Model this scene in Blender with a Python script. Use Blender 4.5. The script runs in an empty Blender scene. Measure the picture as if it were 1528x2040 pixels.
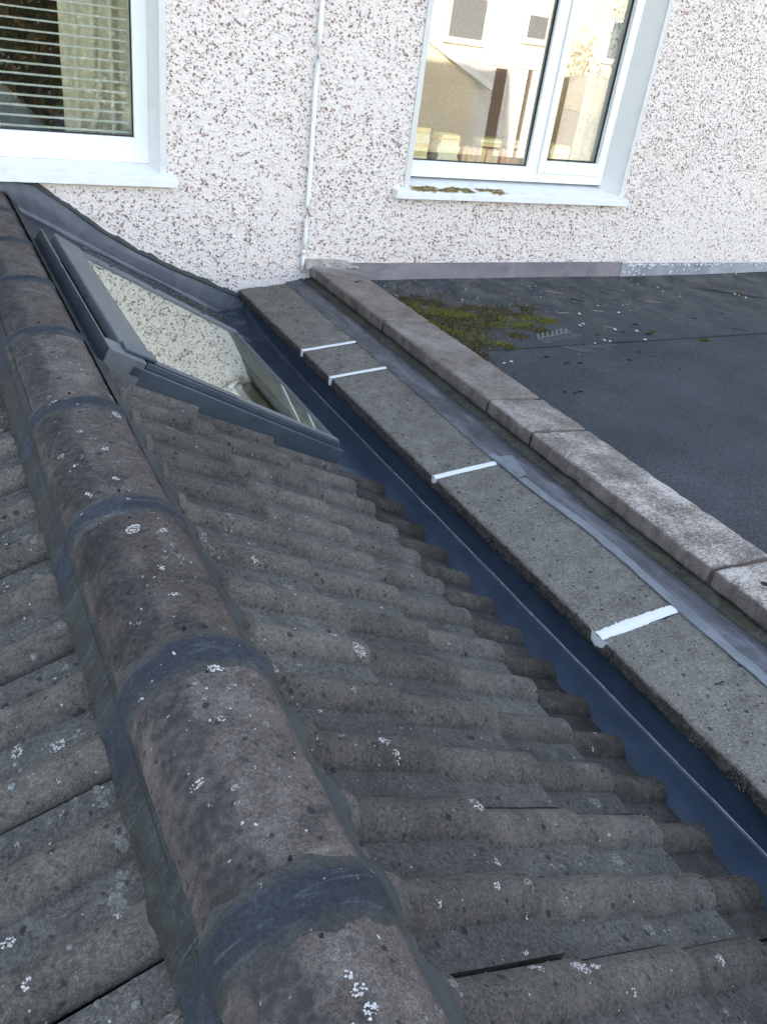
import bpy, math, random
from mathutils import Vector, Matrix, noise
from mathutils.bvhtree import BVHTree
R = math.radians
rnd = random.Random(7)
scene = bpy.context.scene
COL = scene.collection

# ------------------------------------------------------------------ camera, world, sun, exposure
cam_d = bpy.data.cameras.new("camera")
cam = bpy.data.objects.new("camera", cam_d)
COL.objects.link(cam)
yaw, pit, rol = 0.5492157614, -0.5373723106, 0.1480670113
cyw, syw = math.cos(yaw), math.sin(yaw)
Fv = Vector((syw*math.cos(pit), cyw*math.cos(pit), math.sin(pit)))
Rt = Vector((cyw, -syw, 0)); Up = Rt.cross(Fv)
Rv = math.cos(rol)*Rt + math.sin(rol)*Up
Uv = -math.sin(rol)*Rt + math.cos(rol)*Up
M = Matrix((Rv, Uv, -Fv)).transposed().to_4x4()
M.translation = Vector((-1.50802, -4.31803, 1.39144))
cam.matrix_world = M
cam_d.sensor_fit = 'VERTICAL'
cam_d.sensor_height = 24.0
cam_d.lens = 1656.591/2040*24.0
cam_d.clip_start = 0.02
cam_d.clip_end = 500
scene.camera = cam

SUN_EL, SUN_ROT = R(14), R(-14)
world = bpy.data.worlds.new("World")
scene.world = world
world.use_nodes = True
wn = world.node_tree.nodes; wl = world.node_tree.links
sky = wn.new('ShaderNodeTexSky'); sky.sky_type = 'NISHITA'; sky.sun_disc = False
sky.sun_elevation = SUN_EL; sky.sun_rotation = SUN_ROT
sky.dust_density = 1.2; sky.air_density = 1.0; sky.ozone_density = 1.0
hsv = wn.new('ShaderNodeHueSaturation'); hsv.inputs['Saturation'].default_value = 0.56
wl.new(sky.outputs[0], hsv.inputs['Color'])
wl.new(hsv.outputs[0], wn['Background'].inputs['Color'])
wn['Background'].inputs['Strength'].default_value = 0.15
sun_d = bpy.data.lights.new("sun", 'SUN')
sun_d.energy = 5.0; sun_d.angle = R(0.5); sun_d.color = (1.0, 0.86, 0.68)
sun = bpy.data.objects.new("sun", sun_d); COL.objects.link(sun)
sdir = Vector((math.cos(SUN_EL)*math.sin(SUN_ROT), math.cos(SUN_EL)*math.cos(SUN_ROT), math.sin(SUN_EL)))
sun.rotation_euler = sdir.to_track_quat('Z', 'Y').to_euler()
sun.location = (0, 6, 12)
scene.view_settings.view_transform = 'Standard'
scene.view_settings.look = 'None'
scene.view_settings.gamma = 1.0
scene.view_settings.use_curve_mapping = False
scene.view_settings.exposure = 2.55

# ------------------------------------------------------------------ materials
class NB:
    """tiny node builder"""
    def __init__(s, name):
        s.m = bpy.data.materials.new(name); s.m.use_nodes = True
        s.t = s.m.node_tree; s.n = s.t.nodes; s.l = s.t.links
        s.b = s.n['Principled BSDF']; s.out = s.n['Material Output']
        g = s.n.new('ShaderNodeNewGeometry'); s.pos = g.outputs['Position']; s.nor = g.outputs['Normal']
    def link(s, a, b):
        if isinstance(a, (int, float)): b.default_value = a
        elif isinstance(a, tuple): b.default_value = (a[0], a[1], a[2], 1) if len(b.default_value) == 4 else a
        else: s.l.new(a, b)
    def scaled(s, sc):
        m = s.n.new('ShaderNodeMapping'); m.vector_type = 'POINT'
        s.l.new(s.pos, m.inputs[0]); m.inputs['Scale'].default_value = sc
        return m.outputs[0]
    def noise(s, sc, det=4, ro=.55, dist=0, vec=None):
        n = s.n.new('ShaderNodeTexNoise'); s.l.new(vec or s.pos, n.inputs['Vector'])
        n.inputs['Scale'].default_value = sc; n.inputs['Detail'].default_value = det
        n.inputs['Roughness'].default_value = ro; n.inputs['Distortion'].default_value = dist
        return n.outputs['Fac']
    def voro(s, sc, feat='F1', out='Distance', vec=None, rand=1.0):
        n = s.n.new('ShaderNodeTexVoronoi'); n.feature = feat; s.l.new(vec or s.pos, n.inputs['Vector'])
        n.inputs['Scale'].default_value = sc; n.inputs['Randomness'].default_value = rand
        return n.outputs[out]
    def ramp(s, fac, stops, interp='LINEAR'):
        n = s.n.new('ShaderNodeValToRGB'); n.color_ramp.interpolation = interp
        e = n.color_ramp.elements
        while len(e) < len(stops): e.new(0.5)
        for el, (p, c) in zip(e, stops):
            el.position = p; el.color = (c[0], c[1], c[2], 1) if isinstance(c, tuple) else (c, c, c, 1)
        s.link(fac, n.inputs['Fac']); return n.outputs['Color']
    def math(s, op, a, b=0.0, c=None, clamp=False):
        n = s.n.new('ShaderNodeMath'); n.operation = op; n.use_clamp = clamp
        s.link(a, n.inputs[0]); s.link(b, n.inputs[1])
        if c is not None: s.link(c, n.inputs[2])
        return n.outputs[0]
    def mix(s, fac, a, b, mode='MIX'):
        n = s.n.new('ShaderNodeMix'); n.data_type = 'RGBA'; n.blend_type = mode
        s.link(fac, n.inputs[0]); s.link(a, n.inputs[6]); s.link(b, n.inputs[7]); return n.outputs[2]
    def sep(s):
        n = s.n.new('ShaderNodeSeparateXYZ'); s.l.new(s.pos, n.inputs[0]); return n.outputs
    def bump(s, h, dist=.002, strength=1.0, prev=None):
        n = s.n.new('ShaderNodeBump'); n.inputs['Distance'].default_value = dist
        n.inputs['Strength'].default_value = strength; s.link(h, n.inputs['Height'])
        if prev is not None: s.l.new(prev, n.inputs['Normal'])
        return n.outputs[0]
    def rand(s):
        return s.n.new('ShaderNodeObjectInfo').outputs['Random']
    def attr(s, name):
        n = s.n.new('ShaderNodeAttribute'); n.attribute_name = name; return n.outputs['Color']
    def done(s, col, rough=.9, normal=None, spec=.3, metal=0):
        s.link(col, s.b.inputs['Base Color']); s.link(rough, s.b.inputs['Roughness'])
        s.b.inputs['Specular IOR Level'].default_value = spec; s.b.inputs['Metallic'].default_value = metal
        if normal is not None: s.l.new(normal, s.b.inputs['Normal'])
        return s.m

def concrete_mat(name, dark, mid, light, blotch=(.02, .021, .024), blotch_amt=.6, speck=.25, grain=1.0,
                 moss=None, seed=0.0, objvar=.25, bumpd=.0034, blotch_scale=18, extra=None):
    b = NB(name)
    sh = b.n.new('ShaderNodeMapping'); b.l.new(b.pos, sh.inputs[0]); sh.inputs['Location'].default_value = (seed, seed*1.7, seed*.3)
    b.pos = sh.outputs[0]
    mid_n = b.noise(13, 9, .68); fine = b.math('MULTIPLY_ADD', b.noise(150, 6, .85), .6, b.math('MULTIPLY', b.noise(480, 3, .8), .4)); big = b.noise(2.6, 3, .5)
    col = b.ramp(b.math('MULTIPLY_ADD', mid_n, .75, b.math('MULTIPLY', big, .25)), [(.33, dark), (.5, mid), (.68, light)])
    # fine aggregate grain
    g = b.ramp(fine, [(.36, 1-.78*grain), (.5, 1.0), (.63, 1+1.25*grain)])
    col = b.mix(1.0, col, g, 'MULTIPLY')
    g2 = b.ramp(b.voro(420), [(0.0, 1.35), (.35, 1.0), (1.0, .72)])
    col = b.mix(.8, col, g2, 'MULTIPLY')
    # dark algae blotches
    bl = b.ramp(b.noise(blotch_scale, 7, .72, .4), [(.53, 0.0), (.64, 1.0)])
    bl = b.mix(1.0, bl, b.ramp(b.noise(120, 3, .7), [(.35, .2), (.6, 1.0)]), 'MULTIPLY')
    col = b.mix(b.math('MULTIPLY', bl, blotch_amt), col, blotch)
    # dark round lichen spots
    ds = b.voro(24, out='Distance')
    dmask = b.ramp(b.math('ADD', ds, b.math('MULTIPLY', b.noise(90, 3), .25)), [(.24, 1.0), (.31, 0.0)])
    dsel = b.ramp(b.voro(24, out='Color'), [(.50, 0.0), (.54, 1.0)])
    dm2 = b.math('MULTIPLY', b.ramp(b.math('ADD', b.voro(52), b.math('MULTIPLY', b.noise(150, 3), .3)), [(.30, 1.0), (.40, 0.0)]), b.ramp(b.voro(52, out='Color'), [(.55, 0.0), (.60, .8)]))
    col = b.mix(dm2, col, (.024, .025, .027))
    col = b.mix(b.math('MULTIPLY', b.math('MULTIPLY', dmask, dsel), .85), col, (.020, .021, .023))
    # tiny pale specks
    sp = b.ramp(b.voro(75), [(.10, 1.0), (.17, 0.0)])
    spsel = b.ramp(b.voro(75, out='Color'), [(.80, 0.0), (.83, 1.0)])
    col = b.mix(b.math('MULTIPLY', b.math('MULTIPLY', sp, spsel), speck), col, (.62, .62, .6))
    # rubbed pale patches
    rb = b.ramp(b.noise(9, 9, .8, .6), [(.55, 0.0), (.66, .6)])
    col = b.mix(rb, col, (light[0]*1.35, light[1]*1.35, light[2]*1.32))
    if moss:
        mm = b.ramp(b.noise(9, 6, .7), [(.42, 0.0), (.62, 1.0)])
        col = b.mix(b.math('MULTIPLY', mm, moss[3]), col, moss[:3])
    if extra: col = extra(b, col)
    if objvar:
        o = b.ramp(b.rand(), [(0, 1-objvar), (.5, 1.0), (1, 1+objvar)])
        col = b.mix(1.0, col, o, 'MULTIPLY')
    n1 = b.bump(fine, bumpd, .9)
    n2 = b.bump(b.noise(60, 5, .7), .004, .5, n1)
    return b.done(col, .93, n2, .2)

def pan_tint(b, col):
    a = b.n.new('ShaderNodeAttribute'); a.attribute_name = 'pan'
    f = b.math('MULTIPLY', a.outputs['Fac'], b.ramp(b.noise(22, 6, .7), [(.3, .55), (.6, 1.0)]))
    slate = b.mix(1.0, col, (.84, .93, .98), 'MULTIPLY')  # pans tinted cooler and darker than the rolls
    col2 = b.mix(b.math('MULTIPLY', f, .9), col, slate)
    # tan, rubbed grit on the backs of the rolls
    inv = b.math('SUBTRACT', 1.0, a.outputs['Fac'])
    tan = b.ramp(b.noise(10, 8, .78, .5), [(.50, 0.0), (.64, .55)])
    tan = b.math('MULTIPLY', b.math('MULTIPLY', tan, inv), b.ramp(b.noise(210, 3, .8), [(.42, .2), (.58, 1.0)]))
    return b.mix(tan, col2, (.165, .147, .134))
def face_darkening(b, col):
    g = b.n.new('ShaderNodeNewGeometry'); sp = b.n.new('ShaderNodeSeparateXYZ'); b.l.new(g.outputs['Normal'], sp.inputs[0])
    sd = b.ramp(sp.outputs[2], [(.35, 1.0), (.8, 0.0)])  # mask rises as the face turns from level to upright
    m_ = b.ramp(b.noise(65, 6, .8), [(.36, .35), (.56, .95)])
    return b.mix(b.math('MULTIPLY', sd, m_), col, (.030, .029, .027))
M_tile = concrete_mat('roof_tile_concrete', (.058, .054, .051), (.091, .084, .079), (.128, .118, .110), seed=1.3, blotch_amt=.8, blotch_scale=26, blotch=(.030,.031,.034), speck=.6, grain=.85, extra=pan_tint)
M_tile_eave = concrete_mat('roof_tile_eaves', (.032, .031, .030), (.056, .053, .050), (.088, .084, .078), seed=4.3, blotch_amt=.75, blotch=(.012,.013,.014), moss=(.045, .044, .034, .45), grain=.9, extra=pan_tint)
def ridge_growth(b, col):
    g = b.n.new('ShaderNodeNewGeometry'); sp = b.n.new('ShaderNodeSeparateXYZ'); b.l.new(g.outputs['Position'], sp.inputs[0])
    x = b.math('ADD', sp.outputs[0], b.math('MULTIPLY', b.math('SUBTRACT', b.noise(14, 7, .75), .5), .11))
    left = b.ramp(b.math('MULTIPLY_ADD', x, 1.0, 2.0), [(.66, .15), (.685, 1.0), (.728, 1.0), (.75, 0.0)])
    right = b.ramp(b.math('MULTIPLY_ADD', x, 1.0, 2.0), [(.855, 0.0), (.875, .8)])
    sp2 = b.ramp(b.noise(75, 5, .8), [(.40, .25), (.56, 1.0)])
    m_ = b.math('MULTIPLY', b.math('MAXIMUM', left, right), sp2)
    return b.mix(b.math('MULTIPLY', m_, .80), col, (.019, .022, .028))
M_ridge = concrete_mat('ridge_tile_concrete', (.060, .053, .051), (.100, .088, .084), (.148, .131, .125), seed=7.1, blotch_amt=.75, blotch=(.022,.024,.029), speck=.75, grain=.8, blotch_scale=11, extra=ridge_growth)
M_cope_low = concrete_mat('grey_coping_concrete', (.108, .103, .095), (.155, .149, .138), (.20, .193, .18), seed=9.7, blotch_amt=.35, speck=.7, grain=.9, objvar=.10, extra=face_darkening)

# lower slabs: same concrete throughout, speckled darker on the vertical faces
def cope_upper_mat():
    b = NB('lichened_coping_concrete')
    s = b.sep()
    mid_n = b.noise(9, 8, .7); fine = b.noise(240, 5, .75)
    col = b.ramp(mid_n, [(.32, (.095, .081, .074)), (.5, (.145, .127, .116)), (.7, (.20, .178, .164))])
    col = b.mix(1.0, col, b.ramp(fine, [(.28, .5), (.5, 1.0), (.72, 1.55)]), 'MULTIPLY')
    # brushed white lichen, streaky, thicker on the slabs nearer the eaves end
    st = b.noise(1, 8, .75, 1.2, vec=b.scaled((60, 150, 60)))
    st2 = b.noise(5, 5, .6)
    along = b.ramp(b.math('MULTIPLY', s[1], -0.3), [(.10, .25), (.55, .36), (.62, .80), (.9, .95)])
    msk = b.ramp(b.math('ADD', b.math('MULTIPLY', st, .65), b.math('MULTIPLY', st2, .35)), [(.47, 0.0), (.56, 1.0)])
    up = b.n.new('ShaderNodeSeparateXYZ'); b.l.new(b.nor, up.inputs[0])
    upm = b.ramp(up.outputs[2], [(.3, .12), (.85, 1.0)])
    f = b.math('MULTIPLY', b.math('MULTIPLY', msk, along), upm)
    col = b.mix(f, col, (.50, .47, .445))
    # red brown staining on the faces
    stn = b.ramp(b.noise(1, 7, .7, .5, vec=b.scaled((20, 20, 6))), [(.45, 0.0), (.65, .75)])
    side = b.ramp(up.outputs[2], [(.2, 1.0), (.6, 0.0)])
    col = b.mix(b.math('MULTIPLY', stn, side), col, (.075, .055, .052))
    # old pale paint by the wall
    pn = b.math('ADD', s[1], b.math('MULTIPLY', b.math('SUBTRACT', b.noise(14, 6, .7), .5), .25))
    pf = b.ramp(pn, [(0.0, 0.0), (1.0, 1.0)])
    pf = b.ramp(b.math('MULTIPLY_ADD', pn, 1.0, 1.0), [(.86, 0.0), (.93, .8)])
    col = b.mix(pf, col, (.30, .31, .31))
    n1 = b.bump(fine, .0022, .9); n2 = b.bump(st, .0015, .6, n1)
    return b.done(col, .92, n2, .2)
M_cope_up = cope_upper_mat()
def slab_edge(mat):
    b = NB.__new__(NB)
    return mat

def mortar_mat(name, c1, c2, rough=.75, sc=6):
    b = NB(name)
    n = b.noise(sc, 7, .62, .8); st = b.noise(1, 5, .6, .6, vec=b.scaled((9, 60, 30)))
    col = b.ramp(b.math('MULTIPLY_ADD', n, .65, b.math('MULTIPLY', st, .35)), [(.36, c1), (.64, c2)])
    col = b.mix(b.ramp(b.noise(160, 3, .7), [(.66, 0.0), (.78, .35)]), col, (c2[0]*1.8, c2[1]*1.8, c2[2]*1.75))
    nrm = b.bump(b.noise(70, 6, .7), .0018, .6); nrm = b.bump(n, .006, .5, nrm)
    return b.done(col, rough, nrm, .3)
M_bed_r = mortar_mat('pale_bedding_mortar', (.024, .028, .033), (.046, .052, .056))
M_bed = mortar_mat('smoothed_bedding_mortar', (.042, .050, .056), (.072, .078, .076))
def collar_mat():
    b = NB('slate_blue_joint_mortar')
    c = b.attr('col'); n = b.noise(11, 7, .65, 1.2)
    col = b.mix(1.0, c, b.ramp(n, [(.3, .70), (.5, 1.0), (.7, 1.5)]), 'MULTIPLY')
    st = b.ramp(b.noise(1, 6, .6, 1.5, vec=b.scaled((10, 70, 10))), [(.55, 0.0), (.68, .35)])
    col = b.mix(st, col, (.11, .125, .15))
    gr = b.noise(190, 5, .85); col = b.mix(1.0, col, b.ramp(gr, [(.36, .6), (.5, 1.0), (.62, 1.5)]), 'MULTIPLY')
    pit = b.ramp(b.voro(60), [(.06, 1.0), (.12, 0.0)]); ps = b.ramp(b.voro(60, out='Color'), [(.80, 0.0), (.84, 1.0)])
    col = b.mix(b.math('MULTIPLY', pit, ps), col, (.012, .013, .016))
    nrm = b.bump(gr, .0022, .7); nrm = b.bump(b.noise(45, 6, .75), .004, .6, nrm); nrm = b.bump(n, .006, .6, nrm)
    return b.done(col, .72, nrm, .25)
M_collar = collar_mat()
M_oldmortar = concrete_mat('old_grey_mortar', (.09, .097, .10), (.145, .152, .148), (.21, .217, .212), seed=3, blotch_amt=.3, objvar=.15)

def dash_mat():
    b = NB('white_wet_dash_render')
    s = b.sep()
    v = b.voro(85); n = b.noise(70, 6, .7)
    big = b.noise(1.6, 4, .6)
    col = b.ramp(v, [(0.0, (.84, .78, .745)), (.45, (.82, .76, .725)), (.85, (.70, .64, .62))])
    col = b.mix(1.0, col, b.ramp(n, [(.3, .88), (.55, 1.0)]), 'MULTIPLY')
    col = b.mix(b.ramp(big, [(.45, 0.0), (.7, .25)]), col, (.70, .60, .56))
    h = b.math('MULTIPLY_ADD', v, -1.0, b.math('MULTIPLY', n, .9))
    nrm = b.bump(h, .004, .6); nrm = b.bump(b.noise(300, 3, .6), .001, .6, nrm)
    return b.done(col, .85, nrm, .25)
M_dash = dash_mat()
def pebble_mat():
    b = NB('dash_pebbles')
    c = b.attr('col')
    col = b.mix(1.0, c, b.ramp(b.noise(400, 3, .6), [(.3, .75), (.7, 1.2)]), 'MULTIPLY')
    return b.done(col, .5, b.bump(b.noise(350, 3), .0006, .5), .4)
M_pebble = pebble_mat()

def paint_mat(name, c, rough=.45, dirt=.15, dcol=(.35, .35, .33), sc=12):
    b = NB(name)
    d = b.ramp(b.noise(sc, 7, .72), [(.5, 0.0), (.8, dirt*2)])
    col = b.mix(d, c, dcol)
    sp = b.ramp(b.noise(150, 3, .7), [(.68, 0.0), (.74, dirt)])
    col = b.mix(sp, col, (.2, .19, .17))
    return b.done(col, rough, b.bump(b.noise(90, 4), .0006, .5), .4)
M_upvc = paint_mat('white_window_plastic', (.82, .84, .85), .28, .04)
M_sill = paint_mat('painted_concrete_sill', (.78, .80, .81), .55, .22, (.45, .46, .45))
M_reveal = paint_mat('painted_reveal', (.66, .66, .65), .7, .15)
M_gasket = paint_mat('black_rubber_gasket', (.02, .02, .025), .6, .0)
M_pipe = paint_mat('white_plastic_conduit', (.86, .86, .87), .4, .05)
M_seal = paint_mat('white_brushed_sealant', (.66, .69, .72), .7, .16, (.5, .55, .6), 30)

def lead_mat(name, c1, c2, c3, rough=.48, sc=5, stretch=(3, 3, 3)):
    b = NB(name)
    n = b.noise(1, 8, .66, 1.0, vec=b.scaled(stretch)); n2 = b.noise(40, 5, .7)
    col = b.ramp(n, [(.34, c1), (.5, c2), (.66, c3)])
    col = b.mix(b.ramp(n2, [(.55, 0.0), (.75, .3)]), col, c1)
    wh = b.ramp(b.noise(8, 8, .8, .5), [(.68, 0.0), (.76, .45)])
    col = b.mix(wh, col, (c3[0]*1.7, c3[1]*1.7, c3[2]*1.7))
    sp = b.ramp(b.noise(210, 3, .7), [(.70, 0.0), (.75, .5)])
    col = b.mix(sp, col, (.4, .4, .42))
    nrm = b.bump(n, .010, .5); nrm = b.bump(n2, .0012, .4, nrm)
    return b.done(col, b.ramp(n2, [(.3, rough-.08), (.7, rough+.15)]), nrm, .5, .15)
M_lead = lead_mat('weathered_lead', (.070, .084, .112), (.110, .124, .156), (.150, .162, .195), .5)
M_lead_dark = lead_mat('dark_dirty_lead', (.028, .030, .040), (.048, .050, .062), (.07, .072, .088), .55)
M_lead_warm = lead_mat('purple_grey_lead', (.125, .120, .145), (.175, .165, .19), (.215, .20, .22), .55)
M_lead_strip = lead_mat('streaky_lead_strip', (.040, .044, .056), (.078, .084, .102), (.15, .165, .20), .5, stretch=(14, 3.4, 14))
M_lead_pale = lead_mat('pale_lead_edge', (.11, .13, .155), (.155, .18, .21), (.21, .235, .265), .55, stretch=(14, 5, 14))  # paler lead for the strip's edge band and lap

def gutter_mat():
    b = NB('blue_black_gutter_membrane')
    n = b.noise(4, 7, .6, .8); sw = b.noise(9, 6, .6, 3.0)
    s = b.sep()
    col = b.ramp(n, [(.35, (.018, .033, .062)), (.65, (.034, .055, .092))])
    nearwall = b.ramp(b.math('MULTIPLY_ADD', s[1], .8, 1.0), [(.35, 0.0), (.8, .8)])
    col = b.mix(b.math('MULTIPLY', b.ramp(sw, [(.52, 0.0), (.62, 1.0)]), nearwall), col, (.09, .105, .13))
    du = b.ramp(b.noise(260, 2, .6), [(.66, 0.0), (.74, .25)])
    col = b.mix(du, col, (.2, .22, .25))
    nrm = b.bump(n, .006, .5); nrm = b.bump(b.noise(120, 4), .0006, .5, nrm)
    return b.done(col, .42, nrm, .5)
M_gutter = gutter_mat()
def felt_mat():
    b = NB('mineral_roofing_felt')
    fine = b.math('MULTIPLY_ADD', b.noise(95, 4, .9), .55, b.math('MULTIPLY', b.noise(260, 4, .9), .45)); v = b.voro(500)
    n = b.noise(2.2, 7, .65)
    col = b.ramp(n, [(.35, (.022, .027, .036)), (.65, (.038, .045, .056))])
    col = b.mix(1.0, col, b.ramp(fine, [(.38, .35), (.5, 1.0), (.60, 2.3)]), 'MULTIPLY')
    s = b.sep()
    # silt and dust that collects near the wall and behind the coping
    dm = b.math('MULTIPLY', b.ramp(b.math('MULTIPLY_ADD', s[1], .55, 1.0), [(.35, 0.0), (.75, .55), (1.0, .8)]),
                b.ramp(b.noise(6, 8, .75), [(.42, 0.0), (.62, 1.0)]))
    col = b.mix(dm, col, (.12, .115, .105))
    sp = b.ramp(b.noise(230, 2, .6), [(.66, 0.0), (.72, .6)])
    col = b.mix(sp, col, (.26, .28, .30))
    nrm = b.bump(fine, .003, .9); nrm = b.bump(n, .01, .35, nrm)
    return b.done(col, .85, nrm, .35)
M_felt = felt_mat()
def velux_mat(name, c1, c2, rough=.38):
    b = NB(name)
    n = b.noise(5, 7, .65, .5); dirt = b.ramp(b.noise(24, 7, .78), [(.5, 0.0), (.72, .7)])
    s = b.sep()
    low = b.ramp(b.noise(9, 5), [(.4, .15), (.62, 1.0)])
    col = b.ramp(n, [(.35, c1), (.65, c2)])
    col = b.mix(b.math('MULTIPLY', dirt, low), col, (c1[0]*.45, c1[1]*.42, c1[2]*.4))
    return b.done(col, rough, b.bump(n, .002, .3), .5, .25)
M_vx = velux_mat('grey_blue_aluminium_cladding', (.050, .070, .096), (.076, .100, .130))
M_vx_light = velux_mat('weathered_grey_hood', (.115, .13, .148), (.148, .165, .182), .55)
M_vx_dark = velux_mat('dark_aluminium_upstand', (.030, .042, .058), (.058, .076, .10), .35)  # darker tone for the upstand, clip and foot

def flat(name, c, rough=.7, spec=.3, nscale=40, var=.2, metal=0):
    b = NB(name)
    f = b.ramp(b.noise(nscale, 5, .6), [(.3, 1-var), (.7, 1+var)])
    return b.done(b.mix(1.0, c, f, 'MULTIPLY'), rough, b.bump(b.noise(nscale*3, 4), .001, .3), spec, metal)
M_dark = flat('dark_void', (.012, .013, .016), .9)
M_olive = flat('olive_pine_lining', (.50, .48, .36), .6, .3, 6, .3)
M_underlay = flat('roof_underlay', (.02, .02, .022), .9)
M_curtain = flat('beige_curtain_cloth', (.78, .75, .62), .85)
M_curtain2 = flat('pale_green_curtain_cloth', (.7, .78, .70), .85)
M_room = flat('room_wall_paint', (.16, .15, .14), .9)
M_room2 = flat('bedroom_wall_paint', (.62, .52, .38), .9)
M_sofa = flat('grey_sofa_cloth', (.16, .19, .22), .9, .2, 30)
M_slat = flat('cream_blind_slat', (.80, .83, .78), .4)
M_shelf = flat('wooden_shelf_board', (.3, .2, .1), .5)
M_white = flat('white_plastic', (.75, .77, .78), .4)
M_grave = flat('render_below_coping', (.12, .12, .115), .9)
M_crumb = concrete_mat('mortar_crumb_grey', (.12, .14, .145), (.18, .20, .205), (.25, .27, .27), seed=5, objvar=.2, blotch_amt=.1)
M_lichen = flat('white_lichen', (.46, .46, .465), .95, .1, 200, .25)
M_lichen_dull = flat('grey_lichen', (.24, .24, .235), .95, .1, 200, .25)
M_orange = flat('ochre_lichen', (.36, .26, .12), .95, .1, 120, .4)
M_rust = flat('brown_joint_filler', (.075, .055, .05), .9)
M_twig = flat('dry_twig', (.34, .29, .22), .9)
M_wire = flat('clear_plastic_wire', (.30, .31, .30), .3, .5)
M_blackline = flat('black_line_and_gap_shade', (.03, .032, .036), .95)  # black twigs and cracks, also the painted shadow beside the lead
M_lightline = flat('pale_crease_line', (.26, .29, .33), .8, .2, 60, .4)  # pale line along the gutter fold

def attr_mat(name, rough=.9):
    b = NB(name); return b.done(b.attr('col'), rough, None, .2)
M_moss = attr_mat('moss_leaves')
M_litter = attr_mat('litter_bits')
M_leaf = attr_mat('tree_leaves', .6)

def glass_mat(name, r0, tint=(.9, .93, .9), rough=0.0, rt_=(1, 1, 1)):
    m = bpy.data.materials.new(name); m.use_nodes = True
    t = m.node_tree; t.nodes.clear()
    o = t.nodes.new('ShaderNodeOutputMaterial'); mx = t.nodes.new('ShaderNodeMixShader')
    tr = t.nodes.new('ShaderNodeBsdfTransparent'); gl = t.nodes.new('ShaderNodeBsdfGlossy'); lw = t.nodes.new('ShaderNodeLayerWeight')
    tr.inputs[0].default_value = (*tint, 1); gl.inputs['Roughness'].default_value = rough
    gl.inputs[0].default_value = (*rt_, 1)
    pw = t.nodes.new('ShaderNodeMath'); pw.operation = 'POWER'; pw.inputs[1].default_value = 5
    ma = t.nodes.new('ShaderNodeMath'); ma.operation = 'MULTIPLY_ADD'; ma.inputs[1].default_value = 1-r0; ma.inputs[2].default_value = r0
    t.links.new(lw.outputs['Facing'], pw.inputs[0]); t.links.new(pw.outputs[0], ma.inputs[0]); t.links.new(ma.outputs[0], mx.inputs[0])
    t.links.new(tr.outputs[0], mx.inputs[1]); t.links.new(gl.outputs[0], mx.inputs[2]); t.links.new(mx.outputs[0], o.inputs[0])
    return m
M_glass = glass_mat('window_glass', .13, (.98, .99, .96))
M_glass_sky = glass_mat('coated_skylight_glass', .42, (.85, .9, .78), 0.0, (.94, .965, .92))

# ------------------------------------------------------------------ helpers
class MB:
    def __init__(s): s.v = []; s.f = []; s.c = []
    def add(s, vs, fs, col=None):
        o = len(s.v); s.v += [tuple(p) for p in vs]; s.f += [tuple(i+o for i in q) for q in fs]
        if col is not None: s.c += [col]*len(vs)
    def box(s, x0, x1, y0, y1, z0, z1):
        x0, x1 = sorted((x0, x1)); y0, y1 = sorted((y0, y1)); z0, z1 = sorted((z0, z1))
        s.hexa([(x0,y0,z0),(x1,y0,z0),(x1,y1,z0),(x0,y1,z0),(x0,y0,z1),(x1,y0,z1),(x1,y1,z1),(x0,y1,z1)])
    def hexa(s, p):
        s.add(p, [(0,3,2,1),(4,5,6,7),(0,1,5,4),(1,2,6,5),(2,3,7,6),(3,0,4,7)])
    def grid(s, P, close=False, flip=False):
        n, m = len(P), len(P[0]); o = len(s.v)
        for row in P: s.v += [tuple(q) for q in row]
        for i in range(n-1):
            for j in range(m-1 + (1 if close else 0)):
                a, b_, c, d = o+i*m+j, o+i*m+(j+1) % m, o+(i+1)*m+(j+1) % m, o+(i+1)*m+j
                s.f.append((a, b_, c, d) if not flip else (a, d, c, b_))
    def tube(s, pts, r, k=8, taper=None):
        P = []
        pts = [Vector(p) for p in pts]
        for i, p in enumerate(pts):
            t = (pts[min(i+1, len(pts)-1)] - pts[max(i-1, 0)]).normalized()
            a = t.cross(Vector((0, 0, 1)))
            if a.length < 1e-3: a = t.cross(Vector((1, 0, 0)))
            a.normalize(); b_ = t.cross(a)
            rr = r if taper is None else r*taper(i/(len(pts)-1))
            P.append([p + (a*math.cos(2*math.pi*j/k) + b_*math.sin(2*math.pi*j/k))*rr for j in range(k)])
        s.grid(P, close=True)
        o = len(s.v)-len(pts)*k
        s.f.append(tuple(o+j for j in reversed(range(k)))); s.f.append(tuple(o+(len(pts)-1)*k+j for j in range(k)))
    def build(s, name, mat, parent=None, smooth=False, bevel=0, kind=None, label=None, cat=None, group=None):
        me = bpy.data.meshes.new(name); me.from_pydata(s.v, [], s.f); me.update()
        me.materials.append(mat)
        if s.c:
            ca = me.color_attributes.new('col', 'FLOAT_COLOR', 'POINT')
            flatc = []
            for c in s.c: flatc += [c[0], c[1], c[2], 1.0]
            ca.data.foreach_set('color', flatc)
        if smooth: me.polygons.foreach_set('use_smooth', [True]*len(me.polygons))
        o = bpy.data.objects.new(name, me); COL.objects.link(o)
        if bevel:
            md = o.modifiers.new('bevel', 'BEVEL'); md.width = bevel; md.segments = 2; md.limit_method = 'ANGLE'
        if parent is not None: o.parent = parent
        tag(o, label, cat, group, kind)
        return o
def tag(o, label=None, cat=None, group=None, kind=None):
    if label: o['label'] = label
    if cat: o['category'] = cat
    if group: o['group'] = group
    if kind: o['kind'] = kind
    return o
def empty(name, label, cat, loc=(0, 0, 0), group=None):
    o = bpy.data.objects.new(name, None); COL.objects.link(o); o.empty_display_size = .1
    return tag(o, label, cat, group)     # things keep world coordinates in their parts
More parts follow.
